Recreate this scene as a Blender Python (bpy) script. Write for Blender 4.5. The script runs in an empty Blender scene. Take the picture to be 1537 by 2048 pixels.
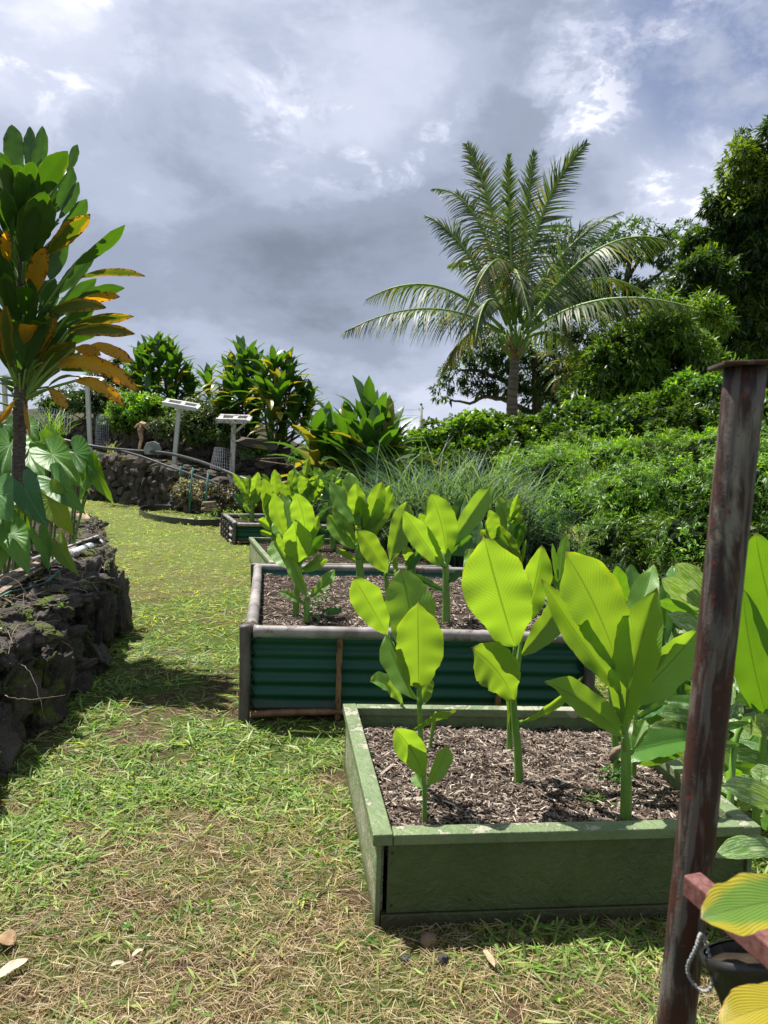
import bpy, bmesh, math, random
import numpy as np
from mathutils import Vector, Matrix, noise as mnoise
R = random.Random(7)
NR = np.random.RandomState(7)
SC = bpy.context.scene
COL = SC.collection
# ------------------------------------------------------------------ camera
FPX = 1500.0; CXP, CYP = 768.5, 1024.0
H = 1.5; PITCH = math.atan(129/1500.0); ROLL = math.radians(1.6)
cam = bpy.data.cameras.new('camera'); camo = bpy.data.objects.new('camera', cam); COL.objects.link(camo)
cam.sensor_fit = 'VERTICAL'; cam.sensor_height = 36; cam.lens = 36*FPX/2048
cam.clip_start = 0.05; cam.clip_end = 9000
cam.dof.use_dof = True; cam.dof.focus_distance = 3.6; cam.dof.aperture_fstop = 8.0
fw = Vector((0, math.cos(PITCH), -math.sin(PITCH)))
up0 = Vector((0, math.sin(PITCH), math.cos(PITCH))); rt0 = Vector((1, 0, 0))
# the horizon drops towards the right: the camera is turned anticlockwise about its axis
upv = up0*math.cos(ROLL) - rt0*math.sin(ROLL)
rtv = rt0*math.cos(ROLL) + up0*math.sin(ROLL)
m = Matrix((rtv, upv, -fw)).transposed().to_4x4(); m.translation = (0, 0, H)
camo.matrix_world = m
SC.camera = camo
CAM = Vector((0, 0, H))
def ray(px, py):
    return fw + rtv*((px-CXP)/FPX) + upv*((CYP-py)/FPX)
def U(px, py, d):
    r = ray(px, py); return CAM + r*(d/r.y)
def G(px, py, z=0.0):
    r = ray(px, py); return CAM + r*((z-H)/r.z)
def P3(px, py, d): return U(px, py, d)
# ------------------------------------------------------------------ sun
SUN_AZ = Vector((-0.76, 0.65)).normalized(); SUN_EL = math.radians(62)
sl = bpy.data.lights.new('sun', 'SUN'); sl.energy = 5.0; sl.angle = math.radians(0.53); sl.color = (1.0, 0.96, 0.88)
so = bpy.data.objects.new('sun', sl); COL.objects.link(so)
sdir = Vector((SUN_AZ.x*math.cos(SUN_EL), SUN_AZ.y*math.cos(SUN_EL), math.sin(SUN_EL)))
so.rotation_euler = sdir.to_track_quat('Z', 'Y').to_euler()
so.location = (-8, 6, 14)
# ------------------------------------------------------------------ colour management
SC.view_settings.view_transform = 'Standard'; SC.view_settings.look = 'None'
SC.view_settings.exposure = 0.90; SC.view_settings.gamma = 1.0; SC.view_settings.use_curve_mapping = False
SC.cycles.use_denoising = True
SC.cycles.max_bounces = 8; SC.cycles.diffuse_bounces = 3; SC.cycles.glossy_bounces = 2
SC.cycles.transmission_bounces = 6; SC.cycles.transparent_max_bounces = 6
SC.cycles.caustics_reflective = False; SC.cycles.caustics_refractive = False
# ------------------------------------------------------------------ node helper
class NT:
    def __init__(s, tree): s.t = tree; s.n = tree.nodes; s.l = tree.links
    def new(s, typ, **kw):
        n = s.n.new(typ)
        for k, v in kw.items(): setattr(n, k, v)
        return n
    def put(s, sock, v):
        if v is None: return
        if isinstance(v, bpy.types.NodeSocket): s.l.new(v, sock)
        elif isinstance(v, (tuple, list)) and len(v) == 3 and sock.type == 'RGBA': sock.default_value = (*v, 1)
        else: sock.default_value = v
    def math(s, op, a, b=None, c=None, clamp=False):
        n = s.new('ShaderNodeMath', operation=op, use_clamp=clamp)
        for i, v in enumerate((a, b, c)):
            if v is not None: s.put(n.inputs[i], v)
        return n.outputs[0]
    def vmath(s, op, a, b=None, out=0):
        n = s.new('ShaderNodeVectorMath', operation=op)
        s.put(n.inputs[0], a)
        if b is not None: s.put(n.inputs[1], b)
        return n.outputs[out]
    def mix(s, f, a, b, blend='MIX'):
        n = s.new('ShaderNodeMix', data_type='RGBA', blend_type=blend)
        s.put(n.inputs[0], f); s.put(n.inputs[6], a); s.put(n.inputs[7], b)
        return n.outputs[2]
    def noise(s, vec, scale, detail=4, rough=.55, dist=0, out=0):
        n = s.new('ShaderNodeTexNoise'); s.put(n.inputs['Vector'], vec)
        n.inputs['Scale'].default_value = scale; n.inputs['Detail'].default_value = detail
        n.inputs['Roughness'].default_value = rough; n.inputs['Distortion'].default_value = dist
        return n.outputs[out]
    def ramp(s, f, lo, hi, a=0.0, b=1.0, smooth=True):
        n = s.new('ShaderNodeMapRange', interpolation_type='SMOOTHSTEP' if smooth else 'LINEAR')
        s.put(n.inputs[0], f); n.inputs[1].default_value = lo; n.inputs[2].default_value = hi
        n.inputs[3].default_value = a; n.inputs[4].default_value = b
        return n.outputs[0]
    def obj(s): return s.new('ShaderNodeTexCoord').outputs['Object']
    def gen(s): return s.new('ShaderNodeTexCoord').outputs['Generated']
    def uv(s): return s.new('ShaderNodeTexCoord').outputs['UV']
    def pos(s): return s.new('ShaderNodeNewGeometry').outputs['Position']
    def rand(s): return s.new('ShaderNodeObjectInfo').outputs['Random']
    def scale(s, v, xyz):
        n = s.new('ShaderNodeMapping'); s.put(n.inputs[0], v); n.inputs['Scale'].default_value = xyz; return n.outputs[0]
    def attr(s, name):
        return s.new('ShaderNodeAttribute', attribute_name=name).outputs['Color']
    def bump(s, h, strength=.5, dist=.01):
        n = s.new('ShaderNodeBump'); s.put(n.inputs['Height'], h)
        n.inputs['Strength'].default_value = strength; n.inputs['Distance'].default_value = dist
        return n.outputs[0]
def new_mat(name):
    m = bpy.data.materials.new(name); m.use_nodes = True
    for n in list(m.node_tree.nodes): m.node_tree.nodes.remove(n)
    return m, NT(m.node_tree)
def finish(m, k, col, rough=.6, normal=None, spec=.4, trans=None, tw=.4, metal=0.0):
    p = k.new('ShaderNodeBsdfPrincipled')
    k.put(p.inputs['Base Color'], col); k.put(p.inputs['Roughness'], rough); k.put(p.inputs['Metallic'], metal)
    k.put(p.inputs['Specular IOR Level'], spec)
    if normal is not None: k.put(p.inputs['Normal'], normal)
    out = k.new('ShaderNodeOutputMaterial'); sh = p.outputs[0]
    if trans is not None:
        t = k.new('ShaderNodeBsdfTranslucent'); k.put(t.inputs[0], trans)
        mx = k.new('ShaderNodeMixShader'); k.put(mx.inputs[0], tw)
        k.l.new(sh, mx.inputs[1]); k.l.new(t.outputs[0], mx.inputs[2]); sh = mx.outputs[0]
    k.l.new(sh, out.inputs[0]); return m
# ------------------------------------------------------------------ world: nishita sky under broken cloud
W = bpy.data.worlds.new('World'); SC.world = W; W.use_nodes = True
for n in list(W.node_tree.nodes): W.node_tree.nodes.remove(n)
k = NT(W.node_tree)
sky = k.new('ShaderNodeTexSky', sky_type='NISHITA'); sky.sun_disc = False
sky.sun_elevation = SUN_EL; sky.sun_rotation = math.atan2(SUN_AZ.x, SUN_AZ.y)
sky.altitude = 300
d = k.gen()
sx = k.new('ShaderNodeSeparateXYZ'); k.put(sx.inputs[0], d); zz = sx.outputs[2]
zc = k.math('ADD', k.math('MAXIMUM', zz, 0.0), 0.42)
pv = k.vmath('DIVIDE', d, None); 
cmb = k.new('ShaderNodeCombineXYZ'); [k.put(cmb.inputs[i], zc) for i in range(3)]
k.l.new(cmb.outputs[0], pv.node.inputs[1])
nA = k.noise(pv, 2.0, 7, .55, .25)
nB = k.noise(k.scale(d, (1, 1, 2.2)), 2.6, 5, .55, .3)
nC = k.noise(pv, 4.2, 6, .62, .2)
def blob(px, py, inner, outer, pw=1.0):
    v = ray(px, py).normalized()
    dt = k.vmath('DOT_PRODUCT', k.vmath('NORMALIZE', d), tuple(v), out=1)
    return k.ramp(dt, math.cos(math.radians(outer)), math.cos(math.radians(inner)))
# large cloud shapes (brightness 0..1)
b = k.math('ADD', k.math('MULTIPLY', nA, .62), k.math('MULTIPLY', nC, .28))
b = k.math('ADD', b, k.math('MULTIPLY', nB, .10))
def add(b, px, py, i, o, amt): return k.math('ADD', b, k.math('MULTIPLY', blob(px, py, i, o), amt))
b = add(b, 20, 50, 0, 9, .08)
b = add(b, 640, 150, 0, 11, .10)
b = add(b, 1080, 620, 0, 14, .05)
b = add(b, 870, 820, 0, 6, .12)
b = add(b, 1400, 230, 0, 13, .11)
b = add(b, 1120, 60, 0, 9, .03)
b = add(b, 790, 270, 0, 5, .055)
b = add(b, 1150, 180, 0, 9, -.10)
b = add(b, 560, 200, 0, 9, .06)
b = add(b, 360, 560, 0, 17, -.035)
b = add(b, 330, 260, 0, 12, -.02)
b = add(b, 120, 110, 0, 12, .08)
puff = k.ramp(k.noise(pv, 7.0, 7, .62, .3), .46, .66)
for px_, py_, o_, a_ in ((790, 270, 6, .20), (610, 215, 8, .16), (1060, 60, 10, .07), (1380, 260, 12, .19), (60, 50, 9, .16), (1250, 170, 8, .12)):
    b = k.math('ADD', b, k.math('MULTIPLY', k.math('MULTIPLY', blob(px_, py_, 0, o_), puff), a_))
b = add(b, 700, 600, 0, 12, -.035)
b = add(b, 330, 330, 0, 13, -.03)
b = add(b, 100, 230, 1, 10, .02)
low = k.ramp(zz, .115, .175, 1, 0)     # a paler band of sky below the cloud base
b = k.math('ADD', b, k.math('MULTIPLY', low, .075))
hz = k.ramp(zz, .0, .10, 1, 0)
b = k.math('ADD', b, k.math('MULTIPLY', hz, .03))
cr = k.new('ShaderNodeValToRGB'); k.put(cr.inputs[0], b); e = cr.color_ramp.elements
cr.color_ramp.interpolation = 'EASE'
e[0].position = .30; e[0].color = (.18, .21, .27, 1)
e[1].position = .80; e[1].color = (.85, .86, .95, 1)
for p_, c_ in ((.46, (.285, .325, .42)), (.57, (.40, .445, .565)), (.68, (.56, .60, .73))):
    q = e.new(p_); q.color = (*c_, 1)
skc = k.vmath('SCALE', sky.outputs[0]); skc.node.inputs[3].default_value = .075
hole = blob(1520, 15, 1, 11)
open_ = k.math('MULTIPLY', k.ramp(nC, .36, .60), hole)
gen_holes = k.math('MULTIPLY', k.ramp(nA, .60, .72), k.ramp(zz, .55, .75))
open_ = k.math('MAXIMUM', open_, gen_holes)
blue = k.mix(.45, skc, (.10, .14, .36))
colr = k.mix(k.math('MULTIPLY', open_, .85), cr.outputs[0], blue)
bg = k.new('ShaderNodeBackground'); k.put(bg.inputs[0], colr); bg.inputs[1].default_value = .70
bg2 = k.new('ShaderNodeBackground'); k.put(bg2.inputs[0], sky.outputs[0]); bg2.inputs[1].default_value = .05
ad = k.new('ShaderNodeAddShader')
mxs = k.new('ShaderNodeMixShader'); mxs.inputs[0].default_value = .06
k.l.new(bg.outputs[0], mxs.inputs[1]); k.l.new(bg2.outputs[0], mxs.inputs[2])
wo = k.new('ShaderNodeOutputWorld'); k.l.new(mxs.outputs[0], wo.inputs[0])
# ------------------------------------------------------------------ object helpers
def tag(o, label=None, cat=None, group=None, kind=None):
    if label: o['label'] = label
    if cat: o['category'] = cat
    if group: o['group'] = group
    if kind: o['kind'] = kind
    return o
def thing(name, label, cat, loc=(0, 0, 0), group=None):
    o = bpy.data.objects.new(name, None); COL.objects.link(o); o.location = loc
    o.empty_display_size = .1
    return tag(o, label, cat, group)
def attach(o, parent):
    if parent is not None:
        o.parent = parent
        M = Matrix.Identity(4); q = parent
        while q is not None: M = Matrix.Translation(q.location) @ M if q.type == 'EMPTY' else M; q = q.parent
        o.matrix_parent_inverse = M.inverted()
    return o
def mesh(name, V, F, mats, smooth=True, uv=None, col=None, mi=None):
    me = bpy.data.meshes.new(name)
    V = np.asarray(V, dtype=np.float32).reshape(-1, 3)
    if isinstance(F, np.ndarray):
        n, s = F.shape
        me.vertices.add(len(V)); me.vertices.foreach_set('co', V.ravel())
        me.loops.add(n*s); me.loops.foreach_set('vertex_index', F.astype(np.int32).ravel())
        me.polygons.add(n); me.polygons.foreach_set('loop_start', np.arange(0, n*s, s, dtype=np.int32))
        me.update(calc_edges=True)
    else:
        me.from_pydata([tuple(v) for v in V], [], F); me.update()
    if smooth: me.polygons.foreach_set('use_smooth', [True]*len(me.polygons))
    for m_ in (mats if isinstance(mats, (list, tuple)) else [mats]): me.materials.append(m_)
    if uv is not None:
        l = me.uv_layers.new(name='UVMap'); li = np.zeros(len(me.loops), dtype=np.int32)
        me.loops.foreach_get('vertex_index', li); l.data.foreach_set('uv', np.asarray(uv, dtype=np.float32)[li].ravel())
    if col is not None:
        a = me.color_attributes.new('Col', 'FLOAT_COLOR', 'POINT')
        c = np.ones((len(V), 4), dtype=np.float32); c[:, :3] = col; a.data.foreach_set('color', c.ravel())
    if mi is not None: me.polygons.foreach_set('material_index', np.asarray(mi, dtype=np.int32))
    return me
def add_obj(name, me, parent=None, kind=None, label=None):
    o = bpy.data.objects.new(name, me); COL.objects.link(o)
    if parent is not None: attach(o, parent)
    if kind: o['kind'] = kind
    if label: o['label'] = label
    return o
class MB:
    def __init__(s): s.V = []; s.F = []; s.uv = []
    def add(s, V, F, uv=None):
        b = len(s.V); s.V += [tuple(v) for v in V]; s.F += [tuple(i+b for i in f) for f in F]
        s.uv += ([tuple(q) for q in uv] if uv is not None else [(0, 0)]*len(V))
    def box(s, o, a, b, c):
        o, a, b, c = map(Vector, (o, a, b, c))
        if a.cross(b).dot(c) < 0: a, b = b, a
        v = [o, o+a, o+a+b, o+b, o+c, o+a+c, o+a+b+c, o+b+c]
        s.add(v, [(0, 3, 2, 1), (4, 5, 6, 7), (0, 1, 5, 4), (1, 2, 6, 5), (2, 3, 7, 6), (3, 0, 4, 7)])
    def tube(s, pts, rad, n=8, cap=True, jit=0):
        pts = [Vector(p) for p in pts]; m_ = len(pts)
        if not hasattr(rad, '__len__'): rad = [rad]*m_
        V = []; F = []; uv = []; ref = None; L = 0
        for i, p in enumerate(pts):
            t = (pts[min(i+1, m_-1)]-pts[max(i-1, 0)]).normalized()
            if ref is None:
                ref = t.orthogonal().normalized()
            ref = (ref - t*ref.dot(t)).normalized(); w = t.cross(ref)
            if i: L += (pts[i]-pts[i-1]).length
            for j in range(n):
                a = 2*math.pi*j/n; r = rad[i]*(1+jit*(R.random()-.5))
                V.append(p+(ref*math.cos(a)+w*math.sin(a))*r); uv.append((j/n, L))
        for i in range(m_-1):
            for j in range(n):
                F.append((i*n+j, i*n+(j+1) % n, (i+1)*n+(j+1) % n, (i+1)*n+j))
        if cap: F.append(tuple(range(n))[::-1]); F.append(tuple((m_-1)*n+j for j in range(n)))
        s.add(V, F, uv)
    def obj(s, name, mat_, parent=None, smooth=False, bevel=0, kind=None, label=None):
        o = add_obj(name, mesh(name, s.V, s.F, mat_, smooth, s.uv), parent, kind, label)
        if bevel:
            md = o.modifiers.new('b', 'BEVEL'); md.width = bevel; md.segments = 2; md.limit_method = 'ANGLE'
            md.harden_normals = False
        return o
def smooth_angle(o, a=40):
    pass
def bez(a, c, b, t): return a*((1-t)**2) + c*(2*t*(1-t)) + b*(t*t)
# ================================================================== materials
def leaf_mat(name, top, trn, tw=.45, rough=.42, veins=0, vdark=.75, spec=.45, edge=None, spots=None, stripes=None, var=.25, slope=6.0):
    m, k = new_mat(name)
    uvn = k.new('ShaderNodeSeparateXYZ'); k.put(uvn.inputs[0], k.uv())
    u = k.math('ABSOLUTE', k.math('MULTIPLY', k.math('SUBTRACT', uvn.outputs[0], .5), 2.0)); v = uvn.outputs[1]
    rd = k.rand(); ob = k.pos()
    nz = k.noise(ob, 9, 3); nf = k.noise(ob, 45, 3)
    f = k.math('ADD', k.math('MULTIPLY', rd, .75), k.math('MULTIPLY', nz, .5))
    c = k.mix(f, tuple(x*(1-var) for x in top), tuple(min(1, x*(1+var)) for x in top))
    t = k.mix(f, tuple(x*(1-var*.6) for x in trn), tuple(min(1, x*(1+var*.6)) for x in trn))
    nrm = None
    if stripes:
        sv = k.noise(k.scale(k.uv(), (9, 1.2, 1)), 3.2, 3, .6)
        sm = k.ramp(sv, .49, .57)
        c = k.mix(k.math('MULTIPLY', sm, .8), c, stripes); t = k.mix(k.math('MULTIPLY', sm, .7), t, (.6, .7, .3))
    if veins:
        ph = k.math('ADD', k.math('SUBTRACT', k.math('MULTIPLY', v, veins*6.283), k.math('MULTIPLY', k.math('POWER', u, .85), slope*6.283)), k.math('MULTIPLY', k.noise(ob, 14, 2), 5.0))
        s1 = k.math('SINE', ph)
        ln = k.ramp(s1, .55, 1.0)
        s2 = k.math('SINE', k.math('MULTIPLY', ph, 3.0))
        mid = k.ramp(u, .015, .05, 1, 0)
        mm = k.math('MAXIMUM', k.math('MULTIPLY', k.math('MULTIPLY', ln, nz), .60), k.math('MULTIPLY', mid, .8))
        c = k.mix(mm, c, tuple(x*vdark for x in top)); t = k.mix(k.math('MULTIPLY', mm, .85), t, tuple(x*vdark*.55 for x in trn))
        hgt = k.math('ADD', k.math('ADD', k.math('MULTIPLY', s1, .6), k.math('MULTIPLY', s2, .12)), k.math('MULTIPLY', mid, -1.5))
        nrm = k.bump(hgt, .32, .004)
    else:
        mid = k.ramp(u, .02, .09, 1, 0)
        c = k.mix(k.math('MULTIPLY', mid, .4), c, tuple(min(1, x*1.5) for x in top))
        s1 = k.math('SINE', k.math('MULTIPLY', u, 38)); nrm = k.bump(s1, .25, .002)
    if veins:
        tipm = k.math('MAXIMUM', k.ramp(k.math('ADD', v, k.math('MULTIPLY', k.math('SUBTRACT', nf, .5), .05)), .955, .985), k.ramp(k.noise(ob, 70, 2), .765, .80)); tipm = k.math('MAXIMUM', tipm, k.math('MULTIPLY', k.ramp(u, .955, .99), k.ramp(nf, .52, .60)))
        tipm = k.math('MULTIPLY', tipm, .8); tip_c = (tipm, (.27, .19, .08))
    if edge:
        ef = k.math('ADD', k.math('ADD', u, k.math('MULTIPLY', k.math('SUBTRACT', nz, .5), 1.1)), k.math('MULTIPLY', v, .45))
        em = k.ramp(ef, edge[2], edge[2]+.4)
        c = k.mix(em, c, edge[0]); t = k.mix(em, t, edge[1])
    if spots:
        ef = k.math('ADD', k.math('MULTIPLY', k.math('SUBTRACT', nf, .5), 2.2), k.math('ADD', k.math('MULTIPLY', u, .35), k.math('MULTIPLY', v, .35)))
        em = k.ramp(ef, .55, .8)
        c = k.mix(em, c, spots); t = k.mix(em, t, tuple(x*.6 for x in spots))
        tipm = k.ramp(v, .93, .99); c = k.mix(tipm, c, (.06, .03, .02)); t = k.mix(tipm, t, (.05, .02, .01))
    if veins: c = k.mix(tip_c[0], c, tip_c[1]); t = k.mix(tip_c[0], t, (.25, .14, .03))
    return finish(m, k, c, rough, nrm, spec, t, tw)
M = {}
M['turmeric'] = leaf_mat('turmeric_leaf', (.11, .245, .04), (.33, .52, .02), .46, .36, var=.40, veins=26, slope=8.5, edge=((.18, .34, .03), (.46, .60, .010), 1.15))
M['turmeric_old'] = leaf_mat('turmeric_leaf_dark', (.042, .12, .028), (.11, .27, .008), .34, .4, veins=26, slope=8.5)
M['ginger'] = leaf_mat('ginger_leaf', (.10, .23, .045), (.26, .46, .015), .36, .25, veins=16, vdark=.88, stripes=(.66, .72, .42), slope=9, spec=.6)
M['ginger_green'] = leaf_mat('ginger_leaf_green', (.075, .19, .03), (.22, .44, .008), .38, .25, veins=18, vdark=.85, slope=9, spec=.6)
M['ti'] = leaf_mat('ti_leaf', (.028, .085, .014), (.085, .21, .005), .34, .30, spec=.5, edge=((.11, .16, .015), (.26, .34, .008), 1.15))
M['ti_yellow'] = leaf_mat('ti_leaf_yellowing', (.06, .10, .014), (.16, .23, .005), .38, .36, edge=((.30, .19, .018), (.55, .30, .008), .66), spots=(.20, .07, .015))
M['ti_orange'] = leaf_mat('ti_leaf_orange', (.24, .15, .02), (.85, .42, .008), .46, .4, edge=((.36, .18, .018), (.85, .30, .008), .8), spots=(.16, .05, .01))
M['ti_far'] = leaf_mat('ti_leaf_far', (.040, .105, .020), (.12, .28, .008), .30, .30, spec=.55, var=.45)
M['ti_far_yellow'] = leaf_mat('ti_leaf_far_yellow', (.22, .21, .03), (.42, .36, .015), .38, .35, var=.35)
def taro_mat(name='taro_leaf', c1=(.055, .17, .045), c2=(.11, .27, .045), t1=(.14, .36, .012), t2=(.30, .52, .012)):
    m, k = new_mat(name)
    s = k.new('ShaderNodeSeparateXYZ'); k.put(s.inputs[0], k.uv())
    x = k.math('SUBTRACT', s.outputs[0], .5); y = k.math('SUBTRACT', s.outputs[1], .5)
    ang = k.math('ARCTAN2', k.math('ABSOLUTE', x), y)
    r = k.math('SQRT', k.math('ADD', k.math('MULTIPLY', x, x), k.math('MULTIPLY', y, y)))
    ln = k.math('SINE', k.math('ADD', k.math('MULTIPLY', ang, 19), k.math('MULTIPLY', r, 3)))
    vein = k.math('MULTIPLY', k.ramp(ln, .90, 1.0), k.ramp(r, .02, .5, .9, .35))
    mid = k.ramp(k.math('ABSOLUTE', x), .004, .014, 1, 0)
    vein = k.math('MAXIMUM', vein, k.math('MULTIPLY', mid, k.ramp(y, -.02, .0)))
    f = k.math('ADD', k.math('MULTIPLY', k.rand(), .7), k.math('MULTIPLY', k.noise(k.pos(), 12), .5))
    c = k.mix(f, c1, c2); t = k.mix(f, t1, t2)
    c = k.mix(k.math('MULTIPLY', vein, .30), c, (.20, .32, .12)); t = k.mix(k.math('MULTIPLY', vein, .30), t, (.36, .52, .08))
    nrm = k.bump(k.math('ADD', k.math('MULTIPLY', ln, .5), k.math('MULTIPLY', k.noise(k.pos(), 25), 1.6)), .22, .012)
    return finish(m, k, c, .46, nrm, .35, t, .42)
M['taro'] = taro_mat()
M['taro_backlit'] = taro_mat('taro_leaf_backlit_yellow', (.12, .22, .03), (.17, .28, .03), (.34, .46, .008), (.50, .58, .01))  # yellower copy for backlit leaves, light from behind put into its colour
M['taro_blue'] = taro_mat('taro_leaf_bluish', (.045, .13, .075), (.07, .18, .085), (.06, .18, .03), (.10, .26, .03))  # bluish copy, a front-lit tone put into the leaf colour
def simple(name, c1, c2, scale=8, rough=.7, bump=.4, bscale=None, bd=.01, spec=.3, stretch=(1, 1, 1), c3=None, thr=(.55, .62), metal=0, coord='pos', detail=6):
    m, k = new_mat(name)
    p = k.pos() if coord == 'pos' else k.obj()
    p = k.scale(p, stretch)
    n1 = k.noise(p, scale, detail, .6); c = k.mix(k.ramp(n1, .3, .7), c1, c2)
    if c3 is not None:
        n2 = k.noise(p, scale*2.3, detail, .65, .3); c = k.mix(k.ramp(n2, *thr), c, c3)
    nb = k.noise(p, bscale or scale*6, 6, .65)
    return finish(m, k, c, rough, k.bump(nb, bump, bd), spec, metal=metal)
M['stem'] = simple('green_stem', (.10, .22, .03), (.17, .33, .05), 30, .45, .2, 80, .003, .4, (1, 1, .15))
M['stalk'] = simple('leaf_stalk', (.12, .24, .04), (.20, .30, .06), 20, .45, .2)
M['taro_stalk'] = simple('taro_stalk', (.09, .12, .04), (.12, .20, .05), 20, .5, .2)
def lava(name, dark, mid, moss, mthr, scale=5, bd=.02):
    m, k = new_mat(name); p = k.pos()
    n1 = k.noise(p, scale, 7, .65); c = k.mix(k.ramp(n1, .3, .72), dark, mid)
    c = k.mix(k.math('MULTIPLY', k.rand(), .5), c, tuple(x*1.9 for x in mid))
    li = k.ramp(k.noise(p, scale*5, 6, .7), .62, .72); c = k.mix(k.math('MULTIPLY', li, .6), c, (.22, .22, .20))
    mo = k.ramp(k.noise(p, scale*.7, 6, .7, .5), mthr, mthr+.10)
    gn = k.new('ShaderNodeSeparateXYZ'); k.put(gn.inputs[0], k.new('ShaderNodeNewGeometry').outputs['Normal'])
    mo = k.math('MULTIPLY', mo, k.ramp(gn.outputs[2], -.3, .5))
    c = k.mix(mo, c, k.mix(k.noise(p, 40, 2), moss, tuple(x*1.8 for x in moss)))
    vo = k.new('ShaderNodeTexVoronoi'); k.put(vo.inputs['Vector'], p); vo.inputs['Scale'].default_value = scale*14
    h = k.math('ADD', k.math('MULTIPLY', k.noise(p, scale*4, 8, .75), 1.6), k.math('MULTIPLY', k.ramp(vo.outputs[0], 0, .5), .45))
    return finish(m, k, c, .88, k.bump(h, .9, bd), .25)
M['lava'] = lava('lava_rock', (.028, .024, .022), (.11, .092, .082), (.075, .095, .015), .50, 5, .03)
M['lava_far'] = lava('lava_rock_far', (.022, .019, .017), (.075, .065, .056), (.13, .12, .025), .55, 2.2, .03)
M['lava_slab'] = lava('lava_slab', (.028, .027, .027), (.095, .092, .092), (.06, .08, .012), .60, 5, .03)
M['litter'] = simple('litter_soil', (.025, .018, .013), (.085, .062, .045), 7, .95, 1, 40, .03, .1, c3=(.07, .09, .025), thr=(.58, .66))
M['soil'] = simple('bed_soil', (.020, .014, .010), (.060, .043, .032), 30, .95, 1, 90, .02, .1)
def colattr(name, rough=.7, tw=0.0, spec=.2, tint=None):
    m, k = new_mat(name); c = k.attr('Col')
    return finish(m, k, c, rough, None, spec, k.mix(1, c, tint or (1, 1, 1), 'MULTIPLY') if tw else None, tw)
M['mulch'] = colattr('mulch_chips', .85)
M['grass'] = colattr('grass_blades', .5, .42, .35, (2.0, 1.9, .5))
M['foliage'] = colattr('tree_leaves', .42, .30, .45, (2.6, 2.4, .4))
M['foliage_dull'] = colattr('bush_leaves', .45, .32, .45, (2.6, 2.6, .6))
M['palm'] = colattr('palm_leaflets', .5, .25, .4, (2.0, 2.2, .6))
M['bark'] = simple('bark', (.06, .045, .035), (.16, .13, .10), 9, .9, .8, 30, .02, .15, (1, 1, .35))
M['ti_bark'] = simple('ti_bark', (.055, .045, .038), (.15, .125, .10), 40, .8, .7, 90, .006, .2, (.6, .6, 2.2), c3=(.04, .03, .025))
M['palm_bark'] = simple('palm_bark', (.13, .10, .08), (.28, .24, .20), 3, .9, .9, 10, .05, .15, (.5, .5, 4))
def green_wood(name='green_painted_wood', wt=.655, c1_=(.125, .175, .080), c2_=(.18, .235, .115)):
    m, k = new_mat(name); p = k.pos(); o = k.obj()
    n1 = k.noise(p, 6, 5, .6); c = k.mix(k.ramp(n1, .3, .7), c1_, c2_)
    # paint worn to pale wood on edges and upward faces, with streaks along the board
    gn = k.new('ShaderNodeSeparateXYZ'); k.put(gn.inputs[0], k.new('ShaderNodeNewGeometry').outputs['Normal'])
    w = k.noise(k.scale(p, (1, 1, 1)), 7.5, 8, .72, .6)
    fine = k.noise(p, 60, 4, .6)
    w = k.math('ADD', w, k.math('MULTIPLY', k.math('SUBTRACT', fine, .5), .18))
    th = k.math('MULTIPLY', k.ramp(gn.outputs[2], .4, .9), .12)
    wear = k.ramp(k.math('ADD', w, th), wt, wt+.03)
    c = k.mix(k.math('MULTIPLY', wear, .7), c, k.mix(fine, (.30, .29, .22), (.48, .45, .36)))
    dirt = k.ramp(k.noise(p, 3, 6, .7), .55, .75); c = k.mix(k.math('MULTIPLY', dirt, .45), c, (.07, .085, .045))
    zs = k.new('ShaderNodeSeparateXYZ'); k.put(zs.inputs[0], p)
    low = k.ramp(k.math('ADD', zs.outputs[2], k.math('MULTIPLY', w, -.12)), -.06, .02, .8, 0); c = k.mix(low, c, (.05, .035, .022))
    h = k.math('ADD', k.math('MULTIPLY', wear, -.5), k.math('ADD', k.math('MULTIPLY', k.noise(p, 16, 5, .6, 1.8), 1.4), k.math('MULTIPLY', fine, .3)))
    return finish(m, k, c, .5, k.bump(h, .75, .009), .4)
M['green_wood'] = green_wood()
M['green_wood_worn_sunlit'] = green_wood('worn_sunlit_green_painted_wood', .50, (.17, .22, .11), (.24, .29, .16))  # more worn paint, also paled to put the sun on the left boards
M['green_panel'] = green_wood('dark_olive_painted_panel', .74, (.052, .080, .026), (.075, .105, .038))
def corr():
    m, k = new_mat('green_corrugated_iron'); p = k.pos()
    c = k.mix(k.noise(p, 4, 5), (.005, .058, .038), (.010, .088, .056))
    sc = k.ramp(k.noise(k.scale(p, (.7, .7, 5)), 30, 5, .7), .68, .74); c = k.mix(k.math('MULTIPLY', sc, .35), c, (.25, .33, .28))
    zs = k.new('ShaderNodeSeparateXYZ'); k.put(zs.inputs[0], p)
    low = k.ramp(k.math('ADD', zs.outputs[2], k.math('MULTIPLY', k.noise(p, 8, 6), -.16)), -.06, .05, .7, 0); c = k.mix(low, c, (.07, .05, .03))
    return finish(m, k, c, .45, k.bump(k.noise(p, 25, 3), .12, .004), .35)
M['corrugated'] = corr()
M['bamboo'] = simple('weathered_bamboo', (.14, .125, .118), (.34, .31, .295), 5, .5, .35, 60, .002, .45, (1, 1, 1), c3=(.12, .075, .055), thr=(.54, .66))
M['bamboo_dark'] = simple('dark_bamboo', (.045, .038, .035), (.14, .12, .11), 14, .55, .4, 60, .003, .4, (1, 1, .3))
M['bamboo_brown'] = simple('brown_bamboo', (.13, .06, .028), (.26, .14, .07), 14, .5, .3, 60, .003, .4, (1, 1, .3), c3=(.07, .035, .02))
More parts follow.
